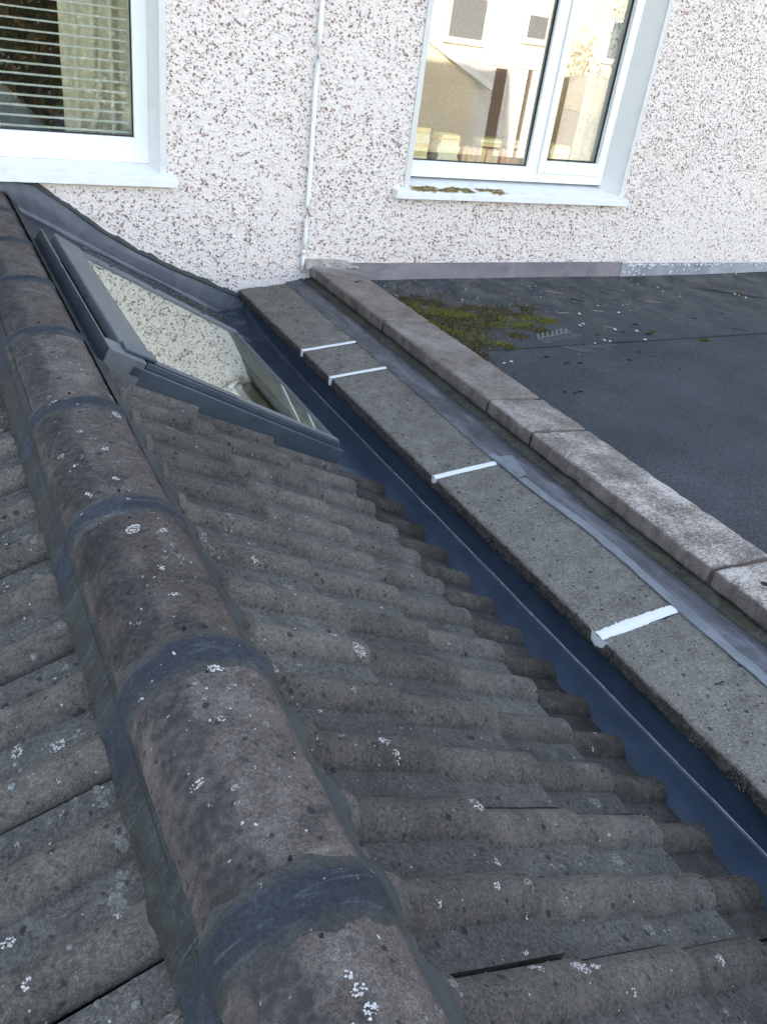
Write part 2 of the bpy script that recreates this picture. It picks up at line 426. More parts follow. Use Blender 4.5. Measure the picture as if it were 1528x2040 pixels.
def boxo(name, mat, x0, x1, y0, y1, z0, z1, parent=None, bevel=0, **k):
    m = MB(); m.box(x0, x1, y0, y1, z0, z1); return m.build(name, mat, parent, bevel=bevel, **k)
def nz(x, y, z, s=1.0): return noise.noise(Vector((x*s, y*s, z*s)))
def lerp(a, b, t): return a+(b-a)*t
def plin(tab, x):
    if x <= tab[0][0]: return tab[0][1]
    for (a, fa), (b, fb) in zip(tab, tab[1:]):
        if x <= b: return lerp(fa, fb, (x-a)/(b-a))
    return tab[-1][1]

# ------------------------------------------------------------------ key geometry
TH = .4898; CT, ST = math.cos(TH), math.sin(TH)
EX, EZ = -.0739, -.1174                    # crest line of the tile tails at the gutter
def RP(s, y, h=0.0):                       # point on the right roof slope: s up the slope, h above the roll crests
    return Vector((EX - s*CT + h*ST, y, EZ + s*ST + h*CT))
LX, LZ, LT = -1.362, .4045, .40            # left slope
def LP(s, y, h=0.0): return Vector((LX - s*math.cos(LT) - h*math.sin(LT), y, LZ - s*math.sin(LT) + h*math.cos(LT)))
XR, XL, ZB = -1.1015, -1.3376, .4445
def zcrest(y): return plin([(-3.3, .552), (-2.2, .512), (0, .49)], y)

# ------------------------------------------------------------------ ground and neighbouring setting
g = MB(); g.grid([[(x, y, -2.9) for x in (-200, 0, 200)] for y in (-200, 0, 200)], flip=True)
def ground_mat():
    b = NB('lawn_and_paving'); n = b.noise(.5, 6, .6)
    col = b.ramp(n, [(.4, (.07, .09, .035)), (.55, (.16, .15, .13)), (.7, (.22, .21, .19))])
    return b.done(col, .9, b.bump(b.noise(30, 4), .02, .4), .2)
g.build('ground', ground_mat(), kind='structure')

boxo_later = []
# ------------------------------------------------------------------ the house and its dashed wall
house = empty('house', 'house wall in white pebble dash with two white framed windows above the flat roof', 'house')
WX = [-7.0, -1.95, -.415, .9758, 2.550, 9.0]
WZ = [-2.9, .5494, 1.98, 2.45]
def wall_quads(y, flip):
    m = MB()
    for i in range(5):
        for j in range(3):
            if j == 1 and i in (1, 3): continue
            zb = WZ[j]; 
            q = [(WX[i], y, WZ[j]), (WX[i+1], y, WZ[j]), (WX[i+1], y, WZ[j+1]), (WX[i], y, WZ[j+1])]
            m.add(q, [(0, 1, 2, 3) if not flip else (0, 3, 2, 1)])
    return m
wm = wall_quads(0.0, False)
bk = wall_quads(.30, True); wm.add(bk.v, bk.f)
wm.build('wall', M_dash, house)
# roof and hull of the house (unseen, made tall to shade the whole place)
hm = MB()
hm.add([(-7,0,-2.9),(-7,9,-2.9),(-7,9,2.45),(-7,0,2.45),(9,0,-2.9),(9,9,-2.9),(9,9,2.45),(9,0,2.45),(-7,4.8,6.4),(9,4.8,6.4)],
       [(0,3,2,1),(4,5,6,7),(1,2,6,5),(3,8,2),(7,6,9)])
hm.build('hull', M_reveal, house)
hr = MB()
hr.add([(-7.3,-.35,2.30),(9.3,-.35,2.30),(9.3,4.8,6.5),(-7.3,4.8,6.5),(9.3,9.35,2.30),(-7.3,9.35,2.30)], [(0,1,2,3),(3,2,4,5)])
hr.build('roof', M_tile, house)
boxo('soffit', M_upvc, -7.3, 9.3, -.33, -.002, 2.24, 2.29, house)

# pebbles of the dash: dark brown and mauve stones, white chippings, real geometry
def pebbles():
    m = MB(); r = random.Random(3)
    ico = []
    t = (1+5**.5)/2
    for a in (-1, 1):
        for b_ in (-t, t): ico += [(0, a, b_), (a, b_, 0), (b_, 0, a)]
    ico = [Vector(p).normalized() for p in ico]
    # hull faces of the icosahedron
    fs = []
    for i in range(12):
        for j in range(i+1, 12):
            for k in range(j+1, 12):
                if (ico[i]-ico[j]).length < 1.1 and (ico[j]-ico[k]).length < 1.1 and (ico[i]-ico[k]).length < 1.1:
                    n_ = (ico[j]-ico[i]).cross(ico[k]-ico[i])
                    fs.append((i, j, k) if n_.dot(ico[i]) > 0 else (i, k, j))
    pal = [(.22,.105,.09),(.30,.16,.13),(.19,.09,.078),(.27,.15,.14),(.36,.23,.20),(.20,.15,.155),(.42,.29,.24),(.10,.10,.16),(.27,.13,.115),(.38,.29,.26)]
    def inside(x, z):
        if -1.95-.02 < x < -.415+.03 and .50 < z < 1.99: return True
        if .9758-.03 < x < 2.55+.03 and .50 < z < 1.99: return True
        if x < .0 and z < .555-.588*(x+1.08)+.0: 
            return True
        if 0 <= x < .68 and z < .05 + (.12 if x > .4 else 0): return True
        if x >= .68 and z < .14: return True
        if -.36 > x and .515 < z < .58: return True
        if .88 < x < 2.62 and .50 < z < .56: return True
        return False
    def put(x, z, big):
        if big:
            pale = (x > 1.2 and r.random() < min(.45, .25*(x-1.2)))
            c = r.choice(pal); 
            if pale or r.random() < .22: c = tuple(lerp(q, w_, .5) for q, w_ in zip(c, (.66, .54, .52)))
            a = r.uniform(.0036, .0075)*(1.0 if r.random() < .85 else 1.3); b_ = a*r.uniform(.45, .8); d = a*r.uniform(.4, .7)
        else:
            k = r.uniform(.74, .86); c = (k, k*.955, k*.925)
            a = r.uniform(.004, .008); b_ = a*r.uniform(.6, .9); d = a*r.uniform(.4, .8)
        an = r.uniform(0, math.pi); tl = r.uniform(-.5, .5)
        ca, sa = math.cos(an), math.sin(an)
        vs = []
        for p in ico:
            q = p * (1+r.uniform(-.14, .14)); u, v, w = q.x*a, q.y*b_, q.z*d
            u, w = u*math.cos(tl)-w*math.sin(tl), u*math.sin(tl)+w*math.cos(tl)
            vs.append((x + u*ca - v*sa, -abs(d)*.45 - w, z + u*sa + v*ca))
        kk = r.uniform(.7, 1.25)
        m.add(vs, [(f_[0], f_[2], f_[1]) for f_ in fs], tuple(min(.9, lerp(q*kk*1.12, w_, .16)) for q, w_ in zip(c, (.60, .52, .47))) if big else c)
    for _ in range(30000):
        x = r.uniform(-1.5, 4.4); z = r.uniform(-.05, 1.95)
        if inside(x, z): continue
        # patched panel bottom right of the right window: almost no dark stones
        if x > 2.95 and z < .72 and r.random() < .62: continue
        if nz(x, z, 0, 2.1) > .28 and r.random() < .45: continue
        put(x, z, True)
    for _ in range(15000):
        x = r.uniform(-1.4, 4.3); z = r.uniform(-.05, 1.9)
        if inside(x, z): continue
        put(x, z, False)
    m.build('pebble', M_pebble, house, smooth=True, kind='stuff')
pebbles()

def window(x0, x1, z0, z1, y, panes, mull, lab):
    """frame with member boxes; panes = list of (x0,x1,z0,z1)"""
    w = MB(); d0, d1 = y, y+.065
    px0, px1 = panes[0][0], panes[-1][1]; pz0 = min(p[2] for p in panes); pz1 = z1-.07
    w.box(x0, px0, d0, d1, z0, z1)
    w.box(px1, x1, d0, d1, z0, z1)
    w.box(px0, px1, d0, d1, z0, pz0-.0)
    w.box(px0, px1, d0, d1, pz1, z1)
    for a, b_ in mull: w.box(a, b_, d0+.001, d1-.001, pz0, pz1)
    f = w.build('window', M_upvc, house, bevel=.004, label=lab)
    for p in panes:
        gm = MB()
        gm.box(p[0]+.001, p[1]-.001, y+.030, y+.034, p[2]+.001, min(p[3], pz1)-.001)
        gm.build('pane', M_glass, f)
        gk = MB(); e = .006
        gk.box(p[0]+.0005, p[0]+e, y+.018, y+.029, p[2], p[3]); gk.box(p[1]-e, p[1]-.0005, y+.018, y+.029, p[2], p[3])
        gk.box(p[0]+e, p[1]-e, y+.018, y+.029, p[2]+.0005, p[2]+e)
        gk.build('gasket', M_gasket, f)
    return f
wL = window(-1.90, -.4473, .603, 1.96, .095, [(-1.80, -.515, .718, 1.89)], [], 'white framed window on the left with a blind behind its glass')
wR = window(.9775, 2.462, .6047, 1.96, .095, [(1.036, 1.847, .692, 1.89), (1.976, 2.389, .735, 1.89)], [(1.847, 1.976)], 'white two light window on the right with books behind its glass')
# opening sash raised on the right light
sm = MB()
sx0, sx1, sz0, sz1 = 1.926, 2.440, .660, 1.93
sm.box(sx0, 1.976, .083, .0945, sz0, sz1); sm.box(2.389, sx1, .083, .0945, sz0, sz1); sm.box(1.976, 2.389, .083, .0945, sz0, .7345); sm.box(1.976, 2.389, .083, .0945, 1.88, sz1)
sm.build('sash', M_upvc, wR, bevel=.003)
# reveals: painted plaster round each opening
def reveal(x0, x1, z0, z1, f, f0, f1):
    m = MB()
    for xa, xb in ((x0-.028, x0+.004), (x1-.004, x1+.028)):
        m.box(xa, xb, -.008, -.001, z0-.0, z1)          # smooth band on the face
    m.box(x0-.002, f0, .096, .158, z0, z1); m.box(f1, x1+.002, .096, .158, z0, z1)
    m.add([(x0, -.0005, z0), (f0, .0955, z0), (f0, .0955, z1), (x0, -.0005, z1)], [(0, 1, 2, 3)])
    m.add([(x1, -.0005, z0), (f1, .0955, z0), (f1, .0955, z1), (x1, -.0005, z1)], [(0, 3, 2, 1)])
    m.add([(x0, .158, z0), (x0, .298, z0), (x0, .298, z1), (x0, .158, z1)], [(0, 1, 2, 3)])
    m.add([(x1, .158, z0), (x1, .298, z0), (x1, .298, z1), (x1, .158, z1)], [(0, 3, 2, 1)])
    m.add([(x0, -.0005, z1), (x0, .298, z1), (x1, .298, z1), (x1, -.0005, z1)], [(0, 1, 2, 3)])
    m.add([(x0, .16, z0), (x0, .298, z0), (x1, .298, z0), (x1, .16, z0)], [(0, 3, 2, 1)])
    m.build('reveal', M_reveal, f)
reveal(-1.95, -.415, .5494, 1.98, wL, -1.899, -.4483); reveal(.9758, 2.550, .5494, 1.98, wR, .9785, 2.461)
def sill(x0, x1, z, t, f):
    m = MB(); N = 40; rows = []
    prof = [(.16, z+.045), (.094, z+.034), (-.02, z+.006), (-.046, z), (-.050, z-.004), (-.050, z-t), (-.040, z-t-.003), (.0, z-t-.002)]
    for i in range(N+1):
        x = lerp(x0, x1, i/N)
        rows.append([(x, y_+nz(x, y_, zz, 30)*.0012, zz+nz(x, y_, zz, 22)*.0014) for y_, zz in prof])
    m.grid(rows); m.f.append(tuple(range(8))); m.f.append(tuple(len(m.v)-8+j for j in reversed(range(8))))
    return m.build('sill', M_sill, f)
sill(-1.98, -.342, .5675, .0435, wL); sill(.889, 2.603, .5494, .0396, wR)
# ochre lichen on the right sill
om = MB(); r2 = random.Random(12)
for _ in range(620):
    t = r2.random(); x = lerp(1.02, 1.62, t)+r2.gauss(0, .02); y = lerp(-.030, .020, r2.random())+r2.gauss(0, .006)-.006
    if nz(x, y, 0, 13) < -.22: continue
    a = r2.uniform(.005, .017); b_ = a*r2.uniform(.25, .6); z = .5494 + (y+.046)*.25 + .0022
    k = 6; vs = [(x+a*math.cos(q*6.283/k)*r2.uniform(.6, 1.1), y+b_*math.sin(q*6.283/k), z+b_*math.sin(q*6.283/k)*.25+.0006) for q in range(k)]
    om.add(vs, [tuple(range(k))])
om.build('ochre_lichen', M_orange, wR, kind='stuff')

# rooms
def room(x0, x1, z0, z1, mat):
    m = MB(); y0, y1 = .3005, 3.0
    m.add([(x0,y0,z0),(x1,y0,z0),(x1,y1,z0),(x0,y1,z0),(x0,y0,z1),(x1,y0,z1),(x1,y1,z1),(x0,y1,z1)],
          [(0,1,2,3),(4,7,6,5),(1,5,6,2),(2,6,7,3),(3,7,4,0)])
    m.build('room', mat, house)
room(-3.0, .2, -.1, 2.2, M_room); room(.25, 4.0, -.1, 2.2, M_room2)

# venetian blind
bl = empty('venetian_blind', 'cream venetian blind with thin open slats inside the left window', 'blind')
slat_me = None
def slat():
    m = MB(); rows = []
    for i in range(7):
        x = lerp(-1.78, -.528, i/6); rows.append([(x, .143+dy, dz+nz(x, 0, 0, 3)*.0012) for dy, dz in ((0, 0), (.007, .0028), (.016, .0052), (.023, .0065))])
    m.grid(rows); return m
s0 = slat().build('slat', M_slat, bl, smooth=True)
for i in range(28):
    o = s0 if i == 0 else s0.copy()
    if i: COL.objects.link(o); o.parent = bl
    o.location = (0, 0, .7285+.0433*i)
for x in (-1.105, -.603):
    for dy in (0, .026):
        m = MB(); m.tube([(x, .142+dy, .72), (x-.001, .142+dy, 1.3), (x, .142+dy, 1.95)], .0012, 5); m.build('cord', M_slat, bl)
m = MB(); m.box(-1.78, -.528, .142, .168, .706, .716); m.build('bottom_rail', M_slat, bl)

def curtain(name, mat, x0, x1, y, z0, z1, folds, lab, pinch=None):
    m = MB(); rows = []
    for j in range(25):
        z = lerp(z0, z1, j/24); row = []
        for i in range(61):
            t = i/60; xa, xb = x0, x1
            if pinch: 
                pw = pinch(z); xc = x0*.25+x1*.75; xa = lerp(xc, x0, pw)
            x = lerp(xa, xb, t); row.append((x, y+.022*math.sin(t*folds*6.283)+.01*nz(x, z, 0, 9), z))
        rows.append(row)
    m.grid(rows); m.build(name, mat, None, smooth=True, label=lab, cat='curtain')
curtain('curtain', M_curtain, -.80, -.46, .31, .62, 1.95, 4, 'beige curtain drawn to the side behind the left window blind')
curtain('curtain', M_curtain2, 2.33, 2.55, .30, .62, 1.95, 3, 'pale green curtain hanging at the right edge of the book window')
# tie-back fold in front of the left curtain
m = MB(); m.tube([(-.70, .27, .66), (-.655, .262, .80), (-.635, .26, .95), (-.628, .262, 1.1)], .02, 8, lambda t: 1.3-t); m.build('curtain_fold', M_curtain, None, smooth=True, label='gathered fold of cloth hanging in front of the beige curtain', cat='cloth')
# sofa back seen low behind the blind
m = MB(); rows = []
for i in range(13):
    x = lerp(-1.5, -.80, i/12); h = .80 + .10*math.sin(min(1, (x+1.55)/.35)*1.57) - max(0, (x+1.08))*.95
    rows.append([(x, .36, .30), (x, .36, h-.05), (x, .40, h), (x, .52, h), (x, .58, h-.06), (x, .60, .30)])
m.grid(rows); m.build('sofa_back', M_sofa, None, smooth=True, label='grey padded sofa back low down behind the left window', cat='sofa')

# books behind the right window
shelf = MB(); shelf.box(.99, 2.53, .1615, .42, .655, .686); shelf.build('shelf_board', M_shelf, None, label='wooden shelf board under the rows of books', cat='shelf')
bpal = [(.80,.62,.30),(.86,.78,.55),(.55,.30,.15),(.88,.82,.68),(.72,.45,.26),(.84,.52,.38),(.38,.20,.10),(.90,.78,.42),(.25,.32,.36),(.86,.62,.48),(.66,.56,.22),(.88,.68,.54)]
cnames = ['tan','cream','brown','off white','russet','salmon','dark brown','straw yellow','slate','pink tan','olive','pale pink']
page_mat = flat('book_pages', (.80, .72, .52), .9, .2, 300, .2)
bmats = [flat('book_cover_'+cnames[i].replace(' ', '_'), c, .55, .35, 90, .15) for i, c in enumerate(bpal)]
rb = random.Random(5)
ORD = ['first', 'second', 'third', 'fourth', 'fifth', 'sixth', 'seventh', 'eighth', 'ninth', 'tenth', 'eleventh', 'twelfth', 'thirteenth', 'fourteenth', 'fifteenth', 'sixteenth']
def book(x0, x1, y0, y1, z0, z1, ci, lab, grp, rotz=0, tilt=0):
    b = empty('book', lab, 'book', group=grp)
    cx, cy_, cz_ = (x0+x1)/2, (y0+y1)/2, (z0+z1)/2
    c = MB(); p = MB(); hx, hy, hz = (x1-x0)/2, (y1-y0)/2, (z1-z0)/2; t = .002
    if hz < hx:      # lying flat, spine to the glass
        c.box(-hx, hx, -hy, hy, hz-t, hz); c.box(-hx, hx, -hy, hy, -hz, -hz+t); c.box(-hx, hx, -hy, -hy+t, -hz+t, hz-t)
        p.box(-hx+.003, hx-.003, -hy+t+.0005, hy-.003, -hz+t+.0003, hz-t-.0003)
    else:            # standing, spine to the glass
        c.box(-hx, -hx+t, -hy, hy, -hz, hz); c.box(hx-t, hx, -hy, hy, -hz, hz); c.box(-hx+t, hx-t, -hy, -hy+t, -hz, hz)
        p.box(-hx+t+.0003, hx-t-.0003, -hy+t+.0005, hy-.003, -hz+.003, hz-.003)
    co = c.build('cover', bmats[ci], b); po = p.build('pages', page_mat, b)
    b.location = (cx, cy_, cz_); b.rotation_euler = (0, tilt, rotz)
    return b
def stack(xc, z, n, w, y, side, where, thick=(.010, .017)):
    zz = z; items = []
    for i in range(n):
        t = rb.uniform(*thick); items.append((zz, t)); zz += t+.0006
    for i, (z0, t) in enumerate(items):
        ci = rb.choice([0, 1, 3, 7, 10, 3, 1]); ww = w*rb.uniform(.86, 1.05)
        o = ORD[i] if i < 16 else 'last'
        book(xc-ww/2, xc+ww/2, y, y+.10, z0, z0+t, ci, f'{cnames[ci]} book, {o} from the bottom {where}', 'books stacked flat behind the right window', rb.uniform(-.06, .06))
    return zz
z1_ = stack(1.115, .6865, 8, .11, .163, 'l', 'of the leftmost flat stack', (.014, .024))
stack(1.310, .6865, 10, .15, .163, 'l', 'of the second flat stack from left')
xx = 1.41; k = 0; tops = []
while xx < 1.915:
    w = rb.uniform(.013, .027); h = rb.uniform(.075, .092)
    ci = rb.choice([5, 5, 9, 4, 2, 11, 6, 9, 0])
    place = f'{ORD[k]} from the left' if k < 16 else f'{ORD[k-16]} after the middle'
    if xx < 1.88 or True: book(xx, xx+w, .163, .263, .6865, .6865+h, ci, f'{cnames[ci]} upright paperback, {place} in the window row' if k < 16 else f'{cnames[ci]} upright paperback, {ORD[k-16]} in the right half of the window row', 'books standing in a row behind the right window', 0, 0)
    xx += w+.0008; k += 1
stack(1.60, .781, 4, .145, .163, 'm', 'of the flat pile atop the paperback row', (.008, .012))
stack(1.81, .781, 4, .120, .163, 'm', 'of the flat pile beside the mullion', (.008, .012))
stack(2.13, .6865, 8, .15, .163, 'r', 'of the flat stack behind the opening sash', (.011, .018))

# conduit pipe on the wall
boxo('patio', flat('concrete_paving', (.36, .35, .33), .9), -6, 22, -19.2, -4.96, -2.895, -2.86, None, kind='structure')
pp = empty('pipe', 'thin white plastic pipe running down the pebble dashed wall between the windows', 'pipe')
m = MB(); pts = []
for i in range(25):
    z = lerp(.20, 2.24, i/24); pts.append((.363+.004*math.sin(z*4)+.002*nz(z, 0, 0, 9), -.020, z))
m.tube(pts, .0122, 12); m.build('conduit', M_pipe, pp, smooth=True)
m = MB(); m.tube([(.362, -.020, .105), (.363, -.020, .2025)], .0095, 12); m.build('lower_length', M_pipe, pp, smooth=True)
m = MB(); m.tube([(.363, -.020, .192), (.363, -.020, .216)], .0135, 12); m.build('collar', M_pipe, pp, smooth=True)

# ------------------------------------------------------------------ lead against the wall
FT = [(-1.60, .515), (-1.08, .519), (-1.004, .505), (-.870, .414), (-.714, .299), (-.547, .202), (-.396, .125), (-.209, .044), (-.008, -.043), (.03, -.06)]
lf = empty('lead_flashing', 'smooth blue grey lead flashing stepping down the wall beside the skylight', 'flashing')
m = MB(); rows = []
for i in range(91):
    x = lerp(-1.56, .028, i/90); zt = plin(FT, x) + .006*nz(x, 0, 0, 7) + .003*nz(x, 1, 0, 25)
    zr = RP(0, 0, 0).z - math.tan(TH)*(x-EX) - .022
    zr = max(zr, -.175) if x > -.12 else zr
    row = []
    for j in range(7):
        t = j/6; row.append((x, -.010-.006*math.sin(t*3.14)-.004*nz(x, t, 2, 5)-.0*t, lerp(zt, zr-.004, t)))
    row.append((x, -.05, zr-.006+.003*nz(x, 3, 0, 8)))
    rows.append(row)
m.grid(rows, flip=True); m.build('upstand', M_lead, lf, smooth=True)
m = MB(); rows = []
for i in range(41):
    s = lerp(-.02, 1.33, i/40); rows.append([RP(s, y, -.024+.006*nz(s, y, 0, 9)) for y in [-.035-.04*k for k in range(17)]])
m.grid(rows); m.build('apron', M_lead_dark, lf, smooth=True)
# grey pointing along the top of the lead
m = MB(); rows = []
for i in range(161):
    x = lerp(-1.5, .03, i/160); zt = plin(FT, x)
    w = .022+.012*nz(x, 0, 4, 14)+.006*nz(x, 3, 4, 50)
    rows.append([(x, -.011, zt-.004), (x, -.019-.004*nz(x, 5, 0, 30), zt+.003), (x, -.016, zt+w*.6), (x, -.001, zt+w)])
m.grid(rows, flip=True); m.build('pointing', M_bed, lf, smooth=True)
# grit and moss crumbs in the side gutter between lead and skylight
gm = MB(); rg = random.Random(31)
for _ in range(520):
    s = rg.uniform(-.02, .86)**1.0; s = abs(s) if rg.random() < .6 else rg.uniform(-.06, .30); y = -.13+rg.gauss(0, .05)
    p = RP(s, y, -.02); a = rg.uniform(.002, .006); k = rg.choice([(.07, .06, .045), (.10, .10, .07), (.25, .25, .24), (.05, .05, .04)])
    vs = [(p.x+a*dx*rg.uniform(.5, 1), p.y+a*dy*rg.uniform(.5, 1), p.z+a*dz) for dx, dy, dz in ((1,0,0),(0,1,0),(-1,0,0),(0,-1,0),(0,0,.8))]
    gm.add(vs, [(0,1,4),(1,2,4),(2,3,4),(3,0,4)], k)
gm.build('grit', M_litter, None, kind='stuff', label='brown grit and moss crumbs lying in the gutter beside the skylight', cat='debris')

# flashing behind the flat roof
m = MB(); rows = []
for i in range(61):
    x = lerp(.60, 2.735, i/60); rows.append([(x, -.006-.004*nz(x, t, 0, 6)-(.012*t), lerp(.138+.002*nz(x, 0, 0, 5), .034, t)) for t in [k/6 for k in range(7)]])
m.grid(rows, flip=True)
ff = m.build('wall_flashing', M_lead_warm, None, smooth=True, label='purple grey lead flashing strip along the wall foot behind the moss', cat='flashing')
m = MB(); rows = []
for i in range(61):
    x = lerp(2.728, 5.6, i/60); zb_ = lerp(.032, .062, min(1, (x-2.73)/1.5)); rows.append([(x, -.010-.004*nz(x, t, 0, 6)-(.012*t), lerp(.130+.0015*nz(x, 0, 0, 9), zb_, t)) for t in [k/6 for k in range(7)]])
m.grid(rows, flip=True)
m.build('wall_flashing', lead_mat('paint_splashed_lead', (.17,.185,.225), (.235,.25,.295), (.31,.325,.37), .55), None, smooth=True, label='paler paint splashed lead flashing at the right end of the wall foot', cat='flashing')
# paint splashes
m = MB(); rp = random.Random(8)
for _ in range(120):
    x = 2.735 + abs(rp.gauss(0, .35)) if rp.random() < .6 else rp.uniform(2.74, 4.2); z = .128-abs(rp.gauss(0, .012)) if rp.random() < .8 else rp.uniform(.05, .12)
    a = rp.uniform(.004, .014); b_ = rp.uniform(.003, .008); t = (.130-z)/.095; y = -.0175-.012*t
    m.add([(x+a*math.cos(q)*rp.uniform(.6,1.1), y-.002, z+b_*math.sin(q)*rp.uniform(.6,1.2)) for q in [k*6.283/7 for k in range(7)]], [tuple(range(7))])
m.build('paint_splash', M_seal, None, kind='stuff', label='white paint splashes on the paler lead flashing', cat='paint')

# ------------------------------------------------------------------ flat roof
def felt_sheet(name, x0, x1, y0, y1, z, nx, ny, fillet=False):
    m = MB(); rows = []
    for j in range(ny+1):
        y = lerp(y0, y1, j/ny); row = []
        for i in range(nx+1):
            x = lerp(x0, x1, i/nx); zz = z + .0035*nz(x, y, 0, 1.7) + (y*.004)
            if fillet and y > -.17: zz += (y+.17)**1.3*.36*(1+.35*min(1, max(0, (x-2.7)/1.5)))
            row.append((x, y, zz))
        rows.append(row)
    m.grid(rows); return m
fr = felt_sheet('flat_roof', .655, 6.0, -4.95, -1.04, .0078, 50, 50).build('flat_roof', M_felt, None, smooth=True, kind='structure')
m2 = felt_sheet('flat_roof', .655, 6.0, -1.075, -.004, .0115, 80, 44, True)
m2.build('flat_roof_felt_strip', M_felt, None, smooth=True, kind='structure')
m = MB(); rows = []       # diagonal lap near the right edge
for i in range(31):
    t = i/30; x = lerp(3.3, 4.6, t); y = lerp(-.22, -1.0, t); rows.append([(x-.003, y-.004, .0135+y*.004), (x, y, .0150+y*.004+.0035*nz(x, y, 0, 1.7)), (x+.7, y+.35, .0150+y*.004+.003*nz(x, y, 0, 1.7)+max(0,(y+.35+.17))*.1)])
m.grid(rows); m.build('flat_roof_lap', M_felt, None, smooth=True, kind='structure')
boxo('extension_walls', M_reveal, .66, 6.0, -4.93, -.005, -2.9, -.06, None, label='rendered extension walls under the flat roof', cat='building')

# ------------------------------------------------------------------ parapets and coping slabs
def slab_mesh(x0, x1, y0, y1, ztop0, ztop1, t, rad, amp, chip, seed, step=.014, hole=None):
    """rounded, slightly chipped concrete slab; its top falls from ztop0 (x0) to ztop1 (x1)"""
    import bmesh
    bm = bmesh.new()
    nx = max(4, int((x1-x0)/step)); ny = max(4, int((y1-y0)/step)); nzz = max(3, int(t/.010))
    dims = (x1-x0, y1-y0, t); ns = (nx, ny, nzz)
    def P(a, b_, c): return [a*dims[0], b_*dims[1], c*dims[2]]
    for ax in range(3):
        u, v = [k for k in range(3) if k != ax]
        for side in (0, 1):
            gridv = []
            for i in range(ns[u]+1):
                row = []
                for j in range(ns[v]+1):
                    q = [0, 0, 0]; q[ax] = side; q[u] = i/ns[u]; q[v] = j/ns[v]
                    row.append(bm.verts.new(P(*q)))
                gridv.append(row)
            for i in range(ns[u]):
                for j in range(ns[v]):
                    vs = [gridv[i][j], gridv[i+1][j], gridv[i+1][j+1], gridv[i][j+1]]
                    fl = (side == 1) ^ (ax == 1)
                    bm.faces.new(vs if fl else vs[::-1])
    bmesh.ops.remove_doubles(bm, verts=bm.verts, dist=1e-5)
    for v in bm.verts:
        p = v.co.copy()
        wx, wy, wz = p.x+x0, p.y+y0, p.z+seed
        rr = rad*(1+.5*noise.noise(Vector((wx*9, wy*9, wz*9))))
        edge_d = sorted([min(p.x, dims[0]-p.x), min(p.y, dims[1]-p.y), min(p.z, dims[2]-p.z)])
        inn = Vector([min(max(p[k], rr), dims[k]-rr) for k in range(3)])
        d = p-inn
        if d.length > 1e-9: p2 = inn + d.normalized()*min(d.length, rr)
        else: p2 = p
        near = max(0, 1-edge_d[1]/.03)
        n_ = Vector((noise.noise(Vector((wx*40, wy*40, wz*40))), noise.noise(Vector((wx*40+9, wy*40, wz*40))), noise.noise(Vector((wx*40, wy*40+7, wz*40)))))
        c_ = max(0, noise.noise(Vector((wx*16+3, wy*16, wz*16)))-.05)
        mid = Vector([dims[k]/2 for k in range(3)])
        toward = (mid-p2); toward = Vector((toward.x/dims[0], 0.15*toward.y/dims[1], toward.z/dims[2]))
        p2 = p2 + n_*amp*(1+near) + toward*chip*c_*near
        fx = p2.x/dims[0]
        top = lerp(ztop0, ztop1, fx)
        v.co = Vector((p2.x+x0, p2.y+y0, top - t + p2.z))
    me = bpy.data.meshes.new('coping_slab'); bm.to_mesh(me); bm.free()
    me.polygons.foreach_set('use_smooth', [True]*len(me.polygons))
    return me
def add_slab(me, mat, parent, label=None):
    me.materials.append(mat); o = bpy.data.objects.new('coping_slab', me); COL.objects.link(o); o.parent = parent
    if label: o['label'] = label
    return o
low = empty('parapet_wall', 'low parapet wall capped with grey coping slabs beside the blue gutter', 'wall')
boxo('masonry', M_grave, .037, .43, -6.2, -.002, -2.9, -.052, low)
JY = [0, -.9254, -1.2495, -2.1624, -3.0769, -3.99, -4.90]
for i in range(6):
    ya, yb = JY[i], JY[i+1]
    gp = .006
    me = slab_mesh(0, .415, yb+gp, ya-(gp if i else .003), 0.0, .043, .050, .007 if i else .014, .0014, .030, i*3.1)
    add_slab(me, M_cope_low, low)
# dark gritty growth on the gutter side edge of the lower slabs: lumps of real relief
gm = MB(); rg = random.Random(77)
for _ in range(5200):
    y = rg.uniform(-4.4, -.15); z = -.046+.042*rg.random()**1.2
    if abs(min((abs(y-j) for j in JY[1:]))) < .018: continue
    if nz(0, y, z, 14) < -.25: continue
    a = rg.uniform(.0012, .0036); c = rg.choice([(.05,.048,.045), (.08,.075,.068), (.03,.03,.032), (.13,.125,.11), (.16,.15,.14)])
    x = .003-.0015*rg.random()
    gm.add([(x-a*.7, y, z), (x+.001, y+a, z+a*.2), (x+.001, y, z+a), (x+.001, y-a, z), (x+.001, y, z-a)], [(0,2,1),(0,3,2),(0,4,3),(0,1,4)], c)
gm.build('edge_growth', M_litter, low, kind='stuff')
# mortar between slab joints
for j in JY[1:6]:
    boxo('joint_mortar', M_oldmortar, .004, .41, j-.0075, j+.0075, -.046, -.006, low)

